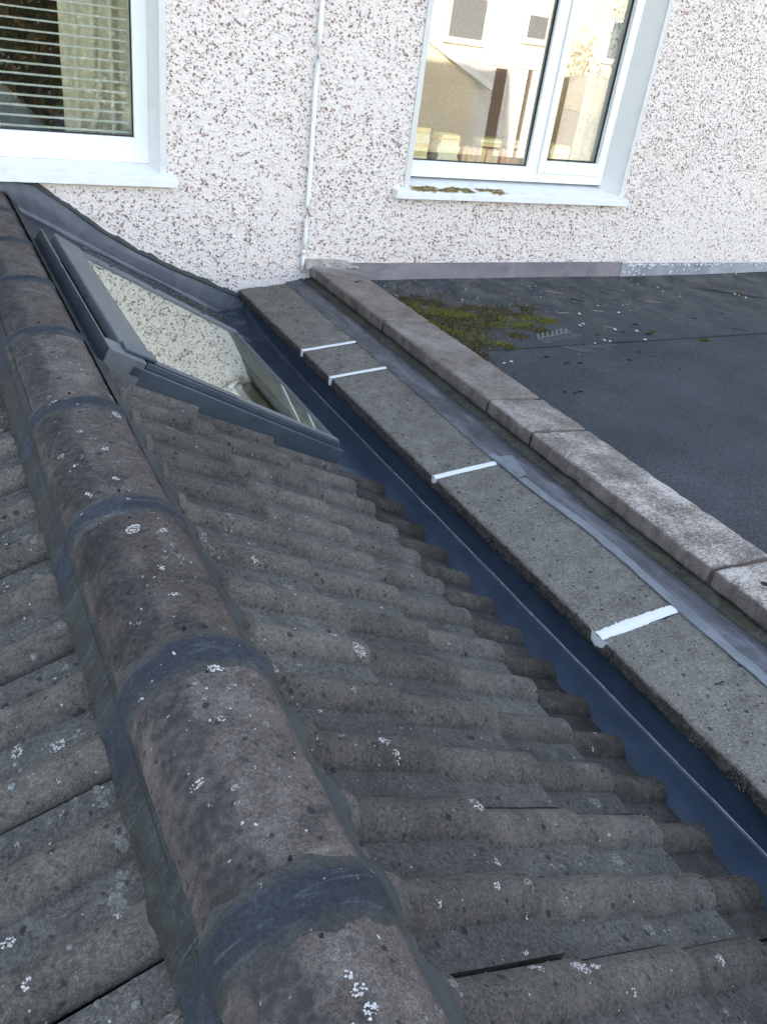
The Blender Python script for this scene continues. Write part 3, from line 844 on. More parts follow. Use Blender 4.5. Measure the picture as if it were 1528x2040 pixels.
# white sealant over the joints
for k, (j, w, jag) in enumerate([(JY[1], .010, .003), (JY[2], .010, .002), (JY[3], .013, .003), (JY[4], .017, .006)]):
    sl = empty('sealant_joint', ['white sealant line across the coping joint nearest the house wall',
                                 'white sealant line across the second coping joint, just below the first',
                                 'white sealant line across the middle coping joint beside the last blue gutter bend',
                                 'broad ragged white sealant across the coping joint nearest the camera'][k], 'sealant', group='white sealed joints across the grey coping')
    m = MB(); rows = []; N = 150; xe = .292 if k == 3 else .283
    for i in range(N+1):
        x = lerp(-.0035, xe, i/N); e1 = w*(1+.12*nz(x, j, 0, 30))+jag*.9*max(0, nz(x, j, 1, 160)+.2); e2 = w*(1+.15*nz(x, j, 3, 25))+jag*.5*max(0, nz(x, j, 5, 190))
        if k == 3: e1 *= 1.0+.35*math.exp(-((x-.10)/.09)**2); e2 *= 1.0
        if i > N-8: e1 *= 1.0+.05*(i-N+8); e2 *= 1.0+.05*(i-N+8)
        z = x*.1036+.0035; yo = .004*nz(x, j, 7, 6)
        rows.append([(x, j-e2+yo, z-.004), (x, j-e2*.7+yo, z), (x, j+yo, z+.001+.0006*nz(x, j, 2, 60)), (x, j+e1*.7+yo, z), (x, j+e1+yo, z-.004)])
    m.grid(rows); m.build('top_bead', M_seal, sl, smooth=True)
    m = MB(); rows = []
    L = [.034, .040, .026, .036][k]
    for i in range(15):
        t = i/14; z = .004 - L*t; ww = w*(1.15-.35*t)*(1+.25*nz(t, k, 0, 8))*(1.9 if k == 3 else 1.15)*(1 if t < .85 else (1-t)/.15*.8+.2)
        rows.append([(.002, j-ww, z), (-.004, j-ww*.7, z), (-.0065-.002*nz(t, k, 3, 9), j, z-.002), (-.004, j+ww*.7, z), (.002, j+ww, z)])
    m.grid(rows); m.build('face_dab', M_seal, sl, smooth=True)

upw = empty('upper_parapet', 'raised parapet wall with thick pinkish weathered coping slabs edging the flat roof', 'wall')
boxo('masonry', M_grave, .455, .652, -6.2, -.002, -2.9, .066, upw)
KY = [0, -.9143, -1.8459, -2.1432, -3.0548, -3.97, -4.88]
for i in range(6):
    ya, yb = KY[i], KY[i+1]; gp = .0052
    me = slab_mesh(.411, .6835, yb+(.0075 if i == 3 else .0052), ya-(.0075 if i == 4 else .0052), .1308, .111, .0645, .008, .0012, .014, 40+i*2.3)
    add_slab(me, M_cope_up, upw)
for q, j in enumerate(KY[1:6]):
    boxo('joint_mortar', M_dark if q != 3 else M_rust, .417, .678, j-.007, j+.007, .068, .106 if q != 3 else .112, upw)
# dark of a hole painted as a black disc, plug in the slab at the right edge
m = MB(); m.tube([(.512, -3.160, .114), (.512, -3.160, .1245)], .0135, 16); m.build('hole_ring', M_oldmortar, upw, smooth=False)
m = MB(); m.tube([(.512, -3.160, .118), (.512, -3.160, .1252)], .0102, 16); m.build('hole_disc', M_dark, upw)
# rough mortar at the wall end of the upper coping
m = MB(); rows = []
for i in range(40):
    x = lerp(.375, .70, i/39); h = .150+.009*nz(x, 0, 0, 18)-.03*max(0, (x-.60)/.1)
    rows.append([(x, -.048+.012*nz(x, 1, 0, 22), .118), (x, -.036+.008*nz(x, 3, 0, 30), .136+.004*nz(x, 5, 0, 40)), (x, -.016, h-.008), (x, -.001, h+.01)])
m.grid(rows, flip=False); m.build('mortar_patch', concrete_mat('beige_mortar_patch', (.22, .20, .18), (.34, .31, .29), (.46, .43, .41), seed=6, objvar=0), upw, smooth=True)

# lead strip between the two parapets and mortar fillet under the upper coping
ls = empty('lead_strip', 'long streaky lead strip dressed between the two parapets', 'flashing')
m = MB(); mp = MB(); rows = []; rows2 = []
for i in range(241):
    y = lerp(-4.6, -.004, i/240)
    edge = plin([(-4.6, .268), (-3.42, .269), (-3.08, .272), (-2.86, .282), (-2.64, .284), (-2.40, .266), (-2.17, .256), (-1.6, .268), (-.9, .272), (0, .275)], y) + .0025*nz(y, 0, 0, 18)
    oe = .368+.006*nz(y, 0, 3, 5)+.003*nz(y, 0, 3, 16)
    lift = .0035
    prof = [(edge, edge*.1036+.0015), (edge+.001, edge*.1036+.0045+lift*abs(nz(y, 2, 2, 12))), (edge+.030, (edge+.03)*.1036+.0055+.002*nz(y, 5, 1, 9)), (lerp(edge, oe, .55), .0415+.004*nz(y, 2, 1, 5)), (lerp(edge, oe, .8), .045+.004*nz(y, 7, 1, 6)), (oe, .052+.003*nz(y, 7, 7, 9)), (oe+.001, .046)]
    rows.append([(x, y, z) for x, z in prof])
    pe = edge+.030+.006*nz(y, 0, 9, 7)
    rows2.append([(edge-.0005, y, edge*.1036+.006+lift*abs(nz(y, 2, 2, 12))), (lerp(edge, pe, .5), y, lerp(edge, pe, .5)*.1036+.0085), (pe, y, pe*.1036+.0075+.002*nz(y, 5, 1, 9))])
m.grid(rows, flip=True); m.build('strip', M_lead_strip, ls, smooth=True)
k = [i for i in range(241) if lerp(-4.6, -.004, i/240) < -2.10]
mp.grid(rows2[:len(k)], flip=True); mp.build('pale_edge', M_lead_pale, ls, smooth=True)
dl = MB(); rr_ = []  # dark strip painted as the shadow in the gap beside the lead
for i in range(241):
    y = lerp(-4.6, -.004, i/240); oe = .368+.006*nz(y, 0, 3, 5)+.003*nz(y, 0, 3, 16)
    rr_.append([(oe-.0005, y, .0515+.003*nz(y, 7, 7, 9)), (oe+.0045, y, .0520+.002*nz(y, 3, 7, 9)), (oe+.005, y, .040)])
dl.grid(rr_, flip=True); dl.build('painted_gap_shadow', M_blackline, ls)
# overlapping piece of lead at the third joint
m = MB(); m2_ = [(.262, -2.13), (.345, -2.155), (.352, -2.30), (.275, -2.30)]
rows = []
for a in range(9):
    row = []
    for b_ in range(9):
        u, v = a/8, b_/8
        x = lerp(lerp(.258, .262, v), lerp(.335, .30, v), u); y = lerp(-2.135-.02*u+.006*nz(u*3, 0, 0, 2), -2.30, v)
        row.append((x, y, max(x*.1036+.0088, lerp(.036, .0445, u))+.002*nz(x, y, 0, 20)+.0005))
    rows.append(row)
m.grid(rows, flip=True); m.build('lap_piece', M_lead_pale, ls, smooth=True)
m = MB(); rows = []
for i in range(241):
    y = lerp(-4.6, -.004, i/240)
    g_ = .376+.004*nz(y, 4, 0, 11)+.006*nz(y, 0, 3, 5)
    rows.append([(g_-.001, y, .020), (g_, y, .046+.003*nz(y, 0, 0, 22)), (.40, y, .053+.005*nz(y, 3, 0, 16)), (.43, y, .060+.005*nz(y, 8, 0, 19)), (.458, y, .067)])
m.grid(rows, flip=True)
M_fill = concrete_mat('mossy_mortar_fillet', (.030, .032, .032), (.060, .062, .060), (.105, .106, .10), seed=2.2, blotch_amt=.9, moss=(.05, .055, .03, .5), objvar=0)
m.build('mortar_fillet', M_fill, upw, smooth=True)

# ------------------------------------------------------------------ gutter lining
gl = empty('gutter_lining', 'dark blue smooth gutter lining running between roof tiles and grey coping', 'gutter')
m = MB(); cr = MB(); rows = []; crow = []
for i in range(301):
    y = lerp(-4.9, -.012, i/300)
    wv = .0022*nz(y, 0, 0, 6)+.0012*nz(y, 4, 0, 19)
    cz = plin([(-1.0, -.160), (-.35, -.135), (0, -.10)], y)
    prof = [(.036, -.045), (.034, -.09+.0*y), (.030+wv, cz+.010), (.027+wv, cz+.002), (.022+wv*1.5, cz-.001), (-.01, cz-.004+.001*nz(y, 2, 2, 9)), (-.06, cz-.007), (-.14, -.172), (-.22, -.150), (-.34, -.09)]
    if y > -1.90:
        prof = prof[:7]+[(-.115, EZ+.041*.53-.030), (-.20, EZ+(.20+EX)*.533-.040), (-.34, EZ+(.34+EX)*.533-.045)]
    rows.append([(x, y, z) for x, z in prof])
    crow.append([(.0305+wv, y, cz+.0095), (.0258+wv, y, cz+.0045+.0012), (.0215+wv*1.5, y, cz+.0012)])
m.grid(rows); m.build('lining', M_gutter, gl, smooth=True)
seg = []
for i, row in enumerate(crow):
    y = row[1][1]
    if y > -1.02: break
    w = .35+.5*abs(nz(y, 0, 5, 30))
    mid = row[1]; seg.append([(mid[0]+(p[0]-mid[0])*w*.55, y, mid[2]+(p[2]-mid[2])*w*.55+.0006) for p in row])
cr.grid(seg); cr.build('crease', M_lightline, gl, smooth=True)

# ------------------------------------------------------------------ tiled roof
roof = empty('tiled_roof', 'pitched roof of weathered brown grey concrete tiles with a mortared ridge', 'roof')
# underlay below the tiles, both slopes
m = MB(); m.grid([[RP(s, y, -.075) for y in (-6.0, -1.99)] for s in (.0, 1.25)], flip=True)
m.grid([[LP(s, y, -.08) for y in (-6.0, .0)] for s in (-.06, 3.2)])
m.build('underlay', M_underlay, roof)
# far part of the main roof body, down to the ground
boxo('extension_walls', M_reveal, -4.0, -.12, -6.2, -.005, -2.9, -.85, None, label='rendered walls under the tiled roof', cat='building')

TW, ROLL = .2965, .083
def prof(v):
    h = -.0285
    for c in (.104, .254):
        d = abs(v-c)/(ROLL/2)
        if d < 1: h = max(h, -.0285+.0285*(math.cos(d*math.pi/2)**.60))
    return h
def tile_mesh(L, seed, keep=None, nu=9, wear=1.0):
    """u runs down the slope (0 head .. L tail), v across, w up"""
    m = MB(); vs_ = [0, .004, .020, .040, .0585, .0615, .0635] + [.068+.0090*k for k in range(9)] + [.1445, .1465, .1495, .158, .175, .195, .2085, .2115, .2135] + [.218+.0090*k for k in range(9)] + [.2945]
    vs_ = [v for v in vs_ if v <= TW]; 
    if vs_[-1] < TW-.002: vs_.append(TW)
    us = [L*k/(nu-1)*.985 for k in range(nu)] + [L*.994, L]
    T = .017
    P = []
    for ui, u in enumerate(us):
        row = []
        for v in vs_:
            w = prof(v) - .026*(L-u)/.36
            w += .0012*noise.noise(Vector((u*14+seed, v*14, seed)))+.0007*noise.noise(Vector((u*60, v*60, seed)))
            uu = u
            if ui == len(us)-2: w -= .0012
            if ui == len(us)-1:
                w -= .0055; uu = u - .004*abs(noise.noise(Vector((seed*3, v*30, 1))))*wear
            row.append((uu, v, w))
        P.append(row)
    m.grid(P)
    o = len(m.v)
    # tail face and side faces
    last = P[-1]; nv = len(vs_)
    low_ = [(p[0]-.001, p[1], p[2]-T+.004) for p in last]
    m.v += low_
    base = (len(us)-1)*nv
    for j in range(nv-1): m.f.append((base+j, base+j+1, o+j+1, o+j))
    o2 = len(m.v)
    m.v += [(r_[0][0], r_[0][1], r_[0][2]-.014) for r_ in P] + [(r_[-1][0], r_[-1][1], r_[-1][2]-.014) for r_ in P]
    n = len(us)
    for i in range(n-1):
        m.f.append((i*nv, (i+1)*nv, o2+i+1, o2+i)); m.f.append(((i+1)*nv+nv-1, i*nv+nv-1, o2+n+i, o2+n+i+1))
    if keep:
        m.f = [f for f in m.f if all(keep(m.v[i]) for i in f)]
    return m
def to_mesh(m, name, mat):
    me = bpy.data.meshes.new(name); me.from_pydata(m.v, [], m.f); me.materials.append(mat)
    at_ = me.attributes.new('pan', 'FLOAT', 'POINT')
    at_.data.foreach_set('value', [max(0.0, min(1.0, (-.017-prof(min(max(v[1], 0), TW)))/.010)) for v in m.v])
    me.polygons.foreach_set('use_smooth', [True]*len(me.polygons)); me.update()
    return me
def smooth_by_angle(me, ang=R(38)):
    try: me.set_sharp_from_angle(angle=ang)
    except Exception: pass
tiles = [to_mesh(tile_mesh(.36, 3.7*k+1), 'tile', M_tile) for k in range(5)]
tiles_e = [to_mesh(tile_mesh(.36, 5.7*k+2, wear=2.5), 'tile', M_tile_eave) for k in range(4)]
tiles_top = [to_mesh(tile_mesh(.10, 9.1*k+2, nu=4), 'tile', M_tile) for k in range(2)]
for me in tiles+tiles_e+tiles_top: smooth_by_angle(me)
def frame_mat(o, ud, vd, nd, jit=1.0):
    Mx = Matrix((ud, vd, nd)).transposed().to_4x4(); Mx.translation = o
    j = Matrix.Rotation(R(rnd.uniform(-.35, .35))*jit, 4, 'Z') @ Matrix.Rotation(R(rnd.uniform(-.4, .4))*jit, 4, 'X')
    return Mx @ j
tile_objs = []
def put_tile(me, mx):
    o = bpy.data.objects.new('tile', me); COL.objects.link(o); o.parent = roof; o.matrix_world = mx; tile_objs.append(o)
UD, VD, ND = Vector((CT, 0, -ST)), Vector((0, 1, 0)), Vector((ST, 0, CT))
tails = [0.0, .2437, .5319, .8201, 1.108]
for c in reversed(range(5)):
    for k in range(-1, 9):
        y0 = -1.968 - .15*(2*k+1) - .254       # near edge of the tile
        L = .36 if c < 4 else .10
        sp_h = tails[c]+L
        org = RP(sp_h+rnd.uniform(-.006, .006)*(c < 4), y0 + rnd.uniform(-.0015, .0015), rnd.uniform(-.002, .002))
        if k == -1:
            lim = (-1.985 if c else -1.955) - y0
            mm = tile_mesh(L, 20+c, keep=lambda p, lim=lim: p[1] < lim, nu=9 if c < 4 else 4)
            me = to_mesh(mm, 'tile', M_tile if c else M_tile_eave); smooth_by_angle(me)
        else: me = rnd.choice(tiles_e if c == 0 else (tiles if c < 4 else tiles_top))
        if c == 0: org = org - ND*.012
        put_tile(me, frame_mat(org, UD, VD, ND, 1.0 if k > -1 else 0))
# left slope
UL, VL, NL = Vector((-math.cos(LT), 0, -math.sin(LT))), Vector((0, -1, 0)), Vector((-math.sin(LT), 0, math.cos(LT)))
for c in range(7):
    for k in range(-9, 8):
        ynear = -2.817 - .301*k                 # seam just below a roll
        yfar = ynear + TW
        if yfar > -.02: continue
        head = -.03 + .29*c
        org = LP(head, yfar+rnd.uniform(-.0015, .0015), rnd.uniform(-.001, .001) + .010)
        put_tile(rnd.choice(tiles), frame_mat(org, UL, VL, NL, .7))

# ridge tiles with collars of mortar
JR = [-.40, -.90, -1.40, -1.90, -2.42, -2.93, -3.39, -3.82, -4.28, -4.75, -5.2]
XRR = -1.1150
def ridge_pt(a, y, dr=0.0):
    """a 0..pi from right base over the crest to the left base"""
    c = (XRR+XL)/2; rx = (XRR-XL)/2+dr; rz = zcrest(y)-ZB+dr
    xo = .0062*(y+3)*-1.0*0
    ex = math.cos(a); ez = math.sin(a)
    return (c+rx*math.copysign(abs(ex)**.92, ex), y, ZB-.004+rz*abs(ez)**.92)
def ridge_tile(y0, y1, seed):
    m = MB(); rows = []
    for i in range(19):
        y = lerp(y0, y1, i/18); rows.append([])
        for j in range(31):
            a = math.pi*j/30
            d = .0014*noise.noise(Vector((y*20, a*5, seed)))+.0008*noise.noise(Vector((y*70, a*18, seed)))
            d += -.003*(i/18) + (.0015 if i == 0 else 0)
            rows[-1].append(ridge_pt(a, y, d))
    m.grid(rows); m.grid([[ridge_pt(math.pi*j/30, y1, d) for j in range(31)] for d in (-.003, -.02)])
    return m
ys = [-.01]+JR
ridges = []
for i in range(len(ys)-1):
    o = ridge_tile(ys[i], ys[i+1], i*4.4).build('ridge_tile', M_ridge, roof, smooth=True); ridges.append(o)
for i, y in enumerate(JR[:-1]):
    m = MB(); rows = []; ccs = []
    hw = .031 if y > -3 else .034
    for a_i in range(41):
        a = math.pi*(a_i/40)*1.0; row = []
        wv = .007*nz(a, y, 0, 2.2)
        for q, (t, d) in enumerate([(-1.75, -.0008), (-1.35, .0012), (-1.0, .0030), (-.7, .0050), (-.35, .0064), (0, .0054), (.25, .0068), (.6, .0058), (.95, .0028), (1.3, .0016), (1.65, -.0008)]):
            wid = hw*.80*(1+.22*nz(a*2, y, t, 1.7))
            kx = min(1, max(0, (abs(t+.15)-.75)*1.8+.5*nz(a*6, y, t, 2))); ccs.append(tuple(lerp(p_, q_, kx) for p_, q_ in zip((.021, .027, .040), (.044, .046, .045))))
            row.append(ridge_pt(a, y+wv+wid*t, d+.0008*nz(a*9, y, t, 3)))
        rows.append(row)
    m.grid(rows, flip=False); m.c = ccs; m.build('joint_mortar', M_collar, ridges[i], smooth=True)
# black discs painted as the dark of nail holes beside the joints
for (x, y) in [(-1.242, -1.965), (-1.235, -1.835), (-1.237, -2.36), (-1.233, -2.48), (-1.23, -2.875), (-1.234, -2.985), (-1.23, -3.335), (-1.226, -3.44), (-1.228, -3.77), (-1.232, -3.87)]:
    z = ZB-.004+(zcrest(y)-ZB)*math.sqrt(max(0, 1-((x-(XR+XL)/2)/.118)**2)); m = MB(); m.tube([(x, y, z-.003), (x, y, z+.0022)], .0026, 10); m.build('nail_hole_disc', M_dark, roof)

# bedding mortar, left (broad, smoothed) and right (thin line)
m = MB(); rows = []; bc = []
for i in range(501):
    y = lerp(-5.2, -.01, i/500)
    # which height do the tiles have at this y
    vv = ((-2.817 - y) % .301); v = TW - vv if False else (.301-((y+2.817) % .301))
    ph = prof(min(max(v, 0), TW))
    n1 = nz(y, 0, 0, 8); n2 = nz(y, 0, 0, 30)
    row = [(XL+.012, y, ZB+.030), (XL-.001, y, ZB+.006+.001*n2), (XL-.010-.002*n2, y, ZB-.010+.003*n1), (XL-.020-.002*n1, y, ZB-.026+.003*n1+.0015*nz(y, 6, 0, 50))]
    dj = min(abs(y-.02*0-j_+.03) for j_ in JR)
    kb = max(0, min(1, (.075-dj)/.05+.5*nz(y, 4, 4, 20)))
    sb = .009 + .007*n1+.005*n2+.004*nz(y, 8, 0, 60) + .010*max(0, nz(y, 3, 3, 12)) + (.007 if ph < -.02 else .0)
    p = LP(sb*.55, y, ph*.55+.006); q = LP(sb, y, ph-.014); row += [tuple(p), (q.x, q.y, q.z)]
    for q_ in range(len(row)):
        kk_ = max(0, min(1, kb*(1.15 if q_ < 5 else .7)+.35*nz(y*1.0, q_*1.7, 2, 6)+(.25 if q_ in (1, 2) else 0)))
        bc.append(tuple(lerp(p_, w_, kk_) for p_, w_ in zip((.026, .030, .030), (.019, .025, .037))))
    rows.append(row)
m.grid(rows, flip=True); m.c = bc; m.build('bedding_mortar', M_collar, roof, smooth=True)
m = MB(); rows = []
for i in range(601):
    y = lerp(-5.2, -.01, i/600)
    v = ((y+1.968+.15+.254) % .30); ph = prof(min(v, TW)) if y < -1.97 else -.025
    n1 = nz(y, 9, 0, 9); n2 = nz(y, 9, 0, 35)
    sb = (1.137 if ph > -.026 else 1.147) - .005*n1 - .006*max(0, n2) - (.022*(max(0, nz(y, 4, 4, 7)-.1)) if ph < -.02 else 0)
    a0 = RP(sb-.012, y, ph-.006); a = RP(sb, y, ph*.30+.003)
    b2 = RP(1.158, y, max(ph, -.02)*.35+.010)
    rows.append([(XRR-.010, y, ZB+.034), (XRR+.0012, y, ZB+.010+.001*n2), (XRR+.0035, y, ZB+.0015), (XRR+.010+.002*n1, y, ZB+.001+.002*n2), tuple(b2), tuple(a), tuple(a0)])
m.grid(rows, flip=False); m.build('bedding_mortar', M_bed_r, roof, smooth=True)
# dark crack under the ridge edge, left side
m = MB(); rows = []
for i in range(401):
    y = lerp(-4.6, -1.0, i/400); w = .0010*max(0, nz(y, 0, 8, 4)+.15)
    rows.append([(XRR+.0028, y, ZB+.0045+w), (XRR+.0042, y, ZB+.0035-w)])
m.grid(rows); m.build('crack_line', M_blackline, roof)
m = MB(); rows = []
for i in range(401):
    y = lerp(-4.6, -1.0, i/400); w = .0016*max(0, nz(y, 0, 8, 3)+.25)
    rows.append([(XL-.0028, y, ZB+.0035+w), (XL-.0042, y, ZB+.0005-w)])
m.grid(rows, flip=True); m.build('crack_line', M_blackline, roof)

# ------------------------------------------------------------------ skylight
vx = empty('skylight', 'grey framed roof window with reflecting glass set in the tiles', 'skylight')
NB_, FB_, NT_, FT_ = (.216, -1.912), (.222, -.700), (1.148, -1.968), (1.150, -.645)
def VP(a, s, h):                            # a: 0 near side .. 1 wall side (may pass outside), s: slope position
    t = (s-.216)/(1.148-.216)
    yn = lerp(NB_[1], NT_[1], t); yf = lerp(FB_[1], FT_[1], t)
    return RP(s, lerp(yn, yf, a), h)
def VQ(dy, s, h, far=False):                # offset from the near (or far) outer edge in metres
    t = (s-.216)/(1.148-.216); yn = lerp(NB_[1], NT_[1], t); yf = lerp(FB_[1], FT_[1], t)
    return RP(s, (yf-dy) if far else (yn+dy), h)
def vbox(name, mat, s0, s1, d0, d1, h0, h1, far=False, parent=None, bevel=.002, full=False, h0b=None, h1b=None):
    m = MB(); h0b = h0 if h0b is None else h0b; h1b = h1 if h1b is None else h1b
    def p(s, d, h): 
        if full: return VQ(d, s, h) if d < .6 else VQ(full-d, s, h, True)
        return VQ(d, s, h, far)
    m.hexa([p(s0, d0, h0), p(s1, d0, h0b), p(s1, d1, h0b), p(s0, d1, h0), p(s0, d0, h1), p(s1, d0, h1b), p(s1, d1, h1b), p(s0, d1, h1)])
    return m.build(name, mat, parent or vx, bevel=bevel)
W = 1.30
def cross(name, mat, s0, s1, h0, h1, dn=0.0, df=0.0, bevel=.002, h1b=None):
    m = MB(); h1b = h1 if h1b is None else h1b
    m.hexa([VQ(dn, s0, h0), VQ(dn, s1, h0), VQ(df, s1, h0, True), VQ(df, s0, h0, True), VQ(dn, s0, h1), VQ(dn, s1, h1b), VQ(df, s1, h1b, True), VQ(df, s0, h1, True)])
    return m.build(name, mat, vx, bevel=bevel)
# near side: lower box, groove, upper sash band
vbox('side_cladding', M_vx, .205, 1.030, -.004, .030, -.075, .030)
vbox('sash_side', M_vx, .232, 1.02, .012, .070, .031, .050)
sl_ = vbox('sash_side_strip', M_vx_light, .232, .690, .018, .052, .0505, .0545)
vbox('sash_side_strip', M_vx, .693, 1.00, .018, .052, .0505, .0560)
# corner cap at the top near side
vbox('corner_cap', M_vx_light, 1.030, 1.150, -.008, .090, -.070, .0525, bevel=.003)
vbox('clip', M_vx_dark, 1.034, 1.062, -.014, -.0085, .004, .030, bevel=.001)
# upslope outer flange, slot and hood
cross('head_upstand', M_vx_dark, 1.146, 1.152, -.10, .052, .0, .0, .001)
cross('slot_floor', M_dark, 1.100, 1.1455, -.04, .006, .091, .03, 0)
cross('hood', M_vx_light, .985, 1.099, .020, .0545, .092, -.004, .006, h1b=.062)
vbox('hood_end', M_vx, .992, 1.096, .020, .091, .053, .066, bevel=.004)
# far (wall) side and foot
vbox('far_side_cladding', M_vx, .205, .985, -.002, .035, -.075, .035, far=True)
vbox('sash_far_side', M_vx_light, .232, .984, .020, .075, .035, .052, far=True)
cross('sill_cladding', M_vx_dark, .205, .219, -.075, .030, .0, .0)
cross('sash_foot', M_vx, .221, .250, .024, .047, .020, .022, .004)
# screws on the far side strip
for s in (.42, .66, .86):
    c = VQ(.048, s, .0525, True); m = MB(); m.tube([c, c+Vector((ST, 0, CT))*.0018], .008, 10); m.build('drain_slot', M_dark, vx)
# bent trim end by the wall
m = MB(); m.hexa([RP(.10, -.640, .012), RP(.30, -.668, .034), RP(.30, -.700, .034), RP(.10, -.668, .012), RP(.10, -.640, .022), RP(.30, -.668, .044), RP(.30, -.700, .044), RP(.10, -.668, .022)])
m.build('trim_end', M_vx, vx, bevel=.002)
# glass
m = MB(); q = [VQ(.069, .249, .044), VQ(.069, .986, .044), VQ(.074, .986, .044, True), VQ(.074, .249, .044, True)]
q2 = [p-Vector((ST, 0, CT))*.005 for p in q]
m.hexa(q2+q); m.build('pane', M_glass_sky, vx)
# timber lining of the shaft and dark room below
m = MB()
def ring(h, gx): return [VQ(.066-gx, .244-gx, h), VQ(.066-gx, .990+gx, h), VQ(.071-gx, .990+gx, h, True), VQ(.071-gx, .244-gx, h, True)]
a = ring(.036, 0); b_ = ring(-.35, 0)
for k in range(4): m.add([a[k], a[(k+1) % 4], b_[(k+1) % 4], b_[k]], [(0, 1, 2, 3)])
m.build('lining', M_olive, vx)
c_ = [p+Vector((0, 0, -1.2)) for p in b_]
m = MB()
for k in range(4): m.add([b_[k], b_[(k+1) % 4], c_[(k+1) % 4], c_[k]], [(0, 1, 2, 3)])
m.add(c_, [(0, 3, 2, 1)]); m.build('shaft', M_room, vx)
# inside frame and white handle seen through the glass
m = MB(); m.hexa([VQ(.069, .252, -.03), VQ(.069, .30, -.03), VQ(.074, .30, -.03, True), VQ(.074, .252, -.03, True), VQ(.069, .252, .020), VQ(.069, .30, .020), VQ(.074, .30, .020, True), VQ(.074, .252, .020, True)])
m.build('inner_rail', M_olive, vx, bevel=.003)

# ------------------------------------------------------------------ things scattered on tiles
dg = bpy.context.evaluated_depsgraph_get()
allv, allf = [], []
bpy.context.view_layer.update()
for o in tile_objs+ridges+[c for r_ in ridges for c in r_.children]:
    off = len(allv); mw = o.matrix_world
    allv += [mw @ v.co for v in o.data.vertices]; allf += [tuple(i+off for i in p.vertices) for p in o.data.polygons]
bvh = BVHTree.FromPolygons(allv, allf)
def drop(x, y):
    h = bvh.ray_cast(Vector((x, y, 2.0)), Vector((0, 0, -1)))
    return (h[0], h[1]) if h[0] is not None else (None, None)
LICH = [(-0.889,-2.955,.0116),(-1.056,-2.896,.0156),(-0.951,-2.715,.0056),(-0.973,-2.769,.0042),(-0.672,-2.543,.0087),(-0.965,-2.252,.0116),(-0.919,-2.217,.0097),(-0.805,-3.61,.0157),(-0.4,-3.538,.0156),(-0.82,-3.908,.0128),(-0.896,-3.895,.0101),(-0.773,-3.9,.0085),(-0.791,-3.721,.0119),(-0.823,-3.705,.0076),(-0.457,-3.921,.01),(-0.478,-3.685,.0131),(-0.562,-3.846,.0126),(-0.612,-3.7,.0066),(-1.0,-3.458,.007),(-0.917,-3.466,.01),(-0.903,-3.488,.0064),(-0.827,-3.19,.014),(-0.87,-3.154,.0081),(-0.981,-3.238,.0044),(-0.909,-3.327,.0069),(-0.987,-3.959,.0065),(-1.04,-3.571,.0039),(-0.814,-3.77,.009),(-0.878,-3.769,.0071),(-0.681,-3.702,.0064),(-0.949,-2.9,.0081),(-0.515,-3.989,.0068),(-1.424,-3.311,.0123),(-1.427,-3.339,.0081),(-1.482,-3.284,.0103),(-1.501,-3.454,.0052),(-1.532,-3.593,.0088),(-1.469,-3.373,.0055),(-1.402,-3.649,.0067),(-1.517,-3.677,.0064),(-1.492,-3.201,.0069),(-1.237,-3.026,.0142),(-1.186,-3.036,.0086),(-1.181,-3.088,.0084),(-1.206,-3.131,.0064),(-1.179,-3.129,.0074),(-1.221,-3.162,.0071),(-1.223,-3.243,.0051),(-1.214,-3.247,.0043),(-1.288,-3.282,.0058),(-1.212,-3.437,.0092),(-1.292,-3.615,.008),(-1.254,-3.649,.0059),(-1.256,-3.672,.0048),(-1.287,-3.654,.0029),(-1.22,-3.936,.008),(-1.216,-3.961,.0089),(-1.284,-2.852,.0072),(-1.303,-2.656,.0067),(-1.268,-2.702,.0055),(-1.224,-2.822,.0073),(-1.285,-2.724,.0054),(-1.151,-2.475,.0124),(-1.182,-2.164,.0068),(-1.25,-2.584,.0069),(-1.232,-2.354,.0063),(-1.243,-3.488,.0037),(-1.297,-3.593,.0027),(-1.223,-3.918,.0054),(-1.263,-3.511,.005),(-1.24,-3.86,.0022),(-1.309,-3.896,.0021),(-1.278,-2.407,.0074),(-1.217,-2.684,.0089)]
rl = random.Random(21)
extra = []
for _ in range(150):
    extra.append((rl.uniform(-1.33, -.12), rl.uniform(-4.2, -2.0), rl.uniform(.0012, .0055)))
for _ in range(60): extra.append((rl.uniform(-1.56, -1.37), rl.uniform(-4.1, -2.3), rl.uniform(.001, .004)))
for _ in range(60): extra.append((rl.uniform(-1.30, -1.15), rl.uniform(-4.2, -1.9), rl.uniform(.001, .0035)))
mw_, md_ = MB(), MB()
for x, y, s in LICH+extra:
    dull = rl.random() < (.60 if s < .006 else .30)
    tgt = md_ if dull else mw_
    n = max(3, min(110, int((s/.0019)**2*2.0)))
    el = rl.uniform(.7, 1.3); an = rl.uniform(0, 3.14)
    for _ in range(n):
        rr = s*math.sqrt(rl.random())*1.0; t = rl.uniform(0, 6.283); dx, dy = rr*math.cos(t)*el, rr*math.sin(t)/el
        if nz(x+dx, y+dy, 0, 260) < -.12: continue
        p, nn = drop(x+dx*math.cos(an)-dy*math.sin(an), y+dx*math.sin(an)+dy*math.cos(an))
        if p is None: continue
        if nn.z < 0: nn = -nn
        a = rl.uniform(.0009, .0021)
        e1 = nn.cross(Vector((0, 1, .01))).normalized(); e2 = nn.cross(e1)
        c = p+nn*.0005; k = 5; ph = rl.uniform(0, 6)
        ringp = [c+(e1*math.cos(ph+q*6.283/k)+e2*math.sin(ph+q*6.283/k))*a*rl.uniform(.5, 1.3) for q in range(k)]
        tgt.add(ringp+[c+nn*.0007], [(q, (q+1) % k, k) for q in range(k)])
mw_.build('white_lichen', M_lichen, roof, kind='stuff'); md_.build('grey_lichen', M_lichen_dull, roof, kind='stuff')

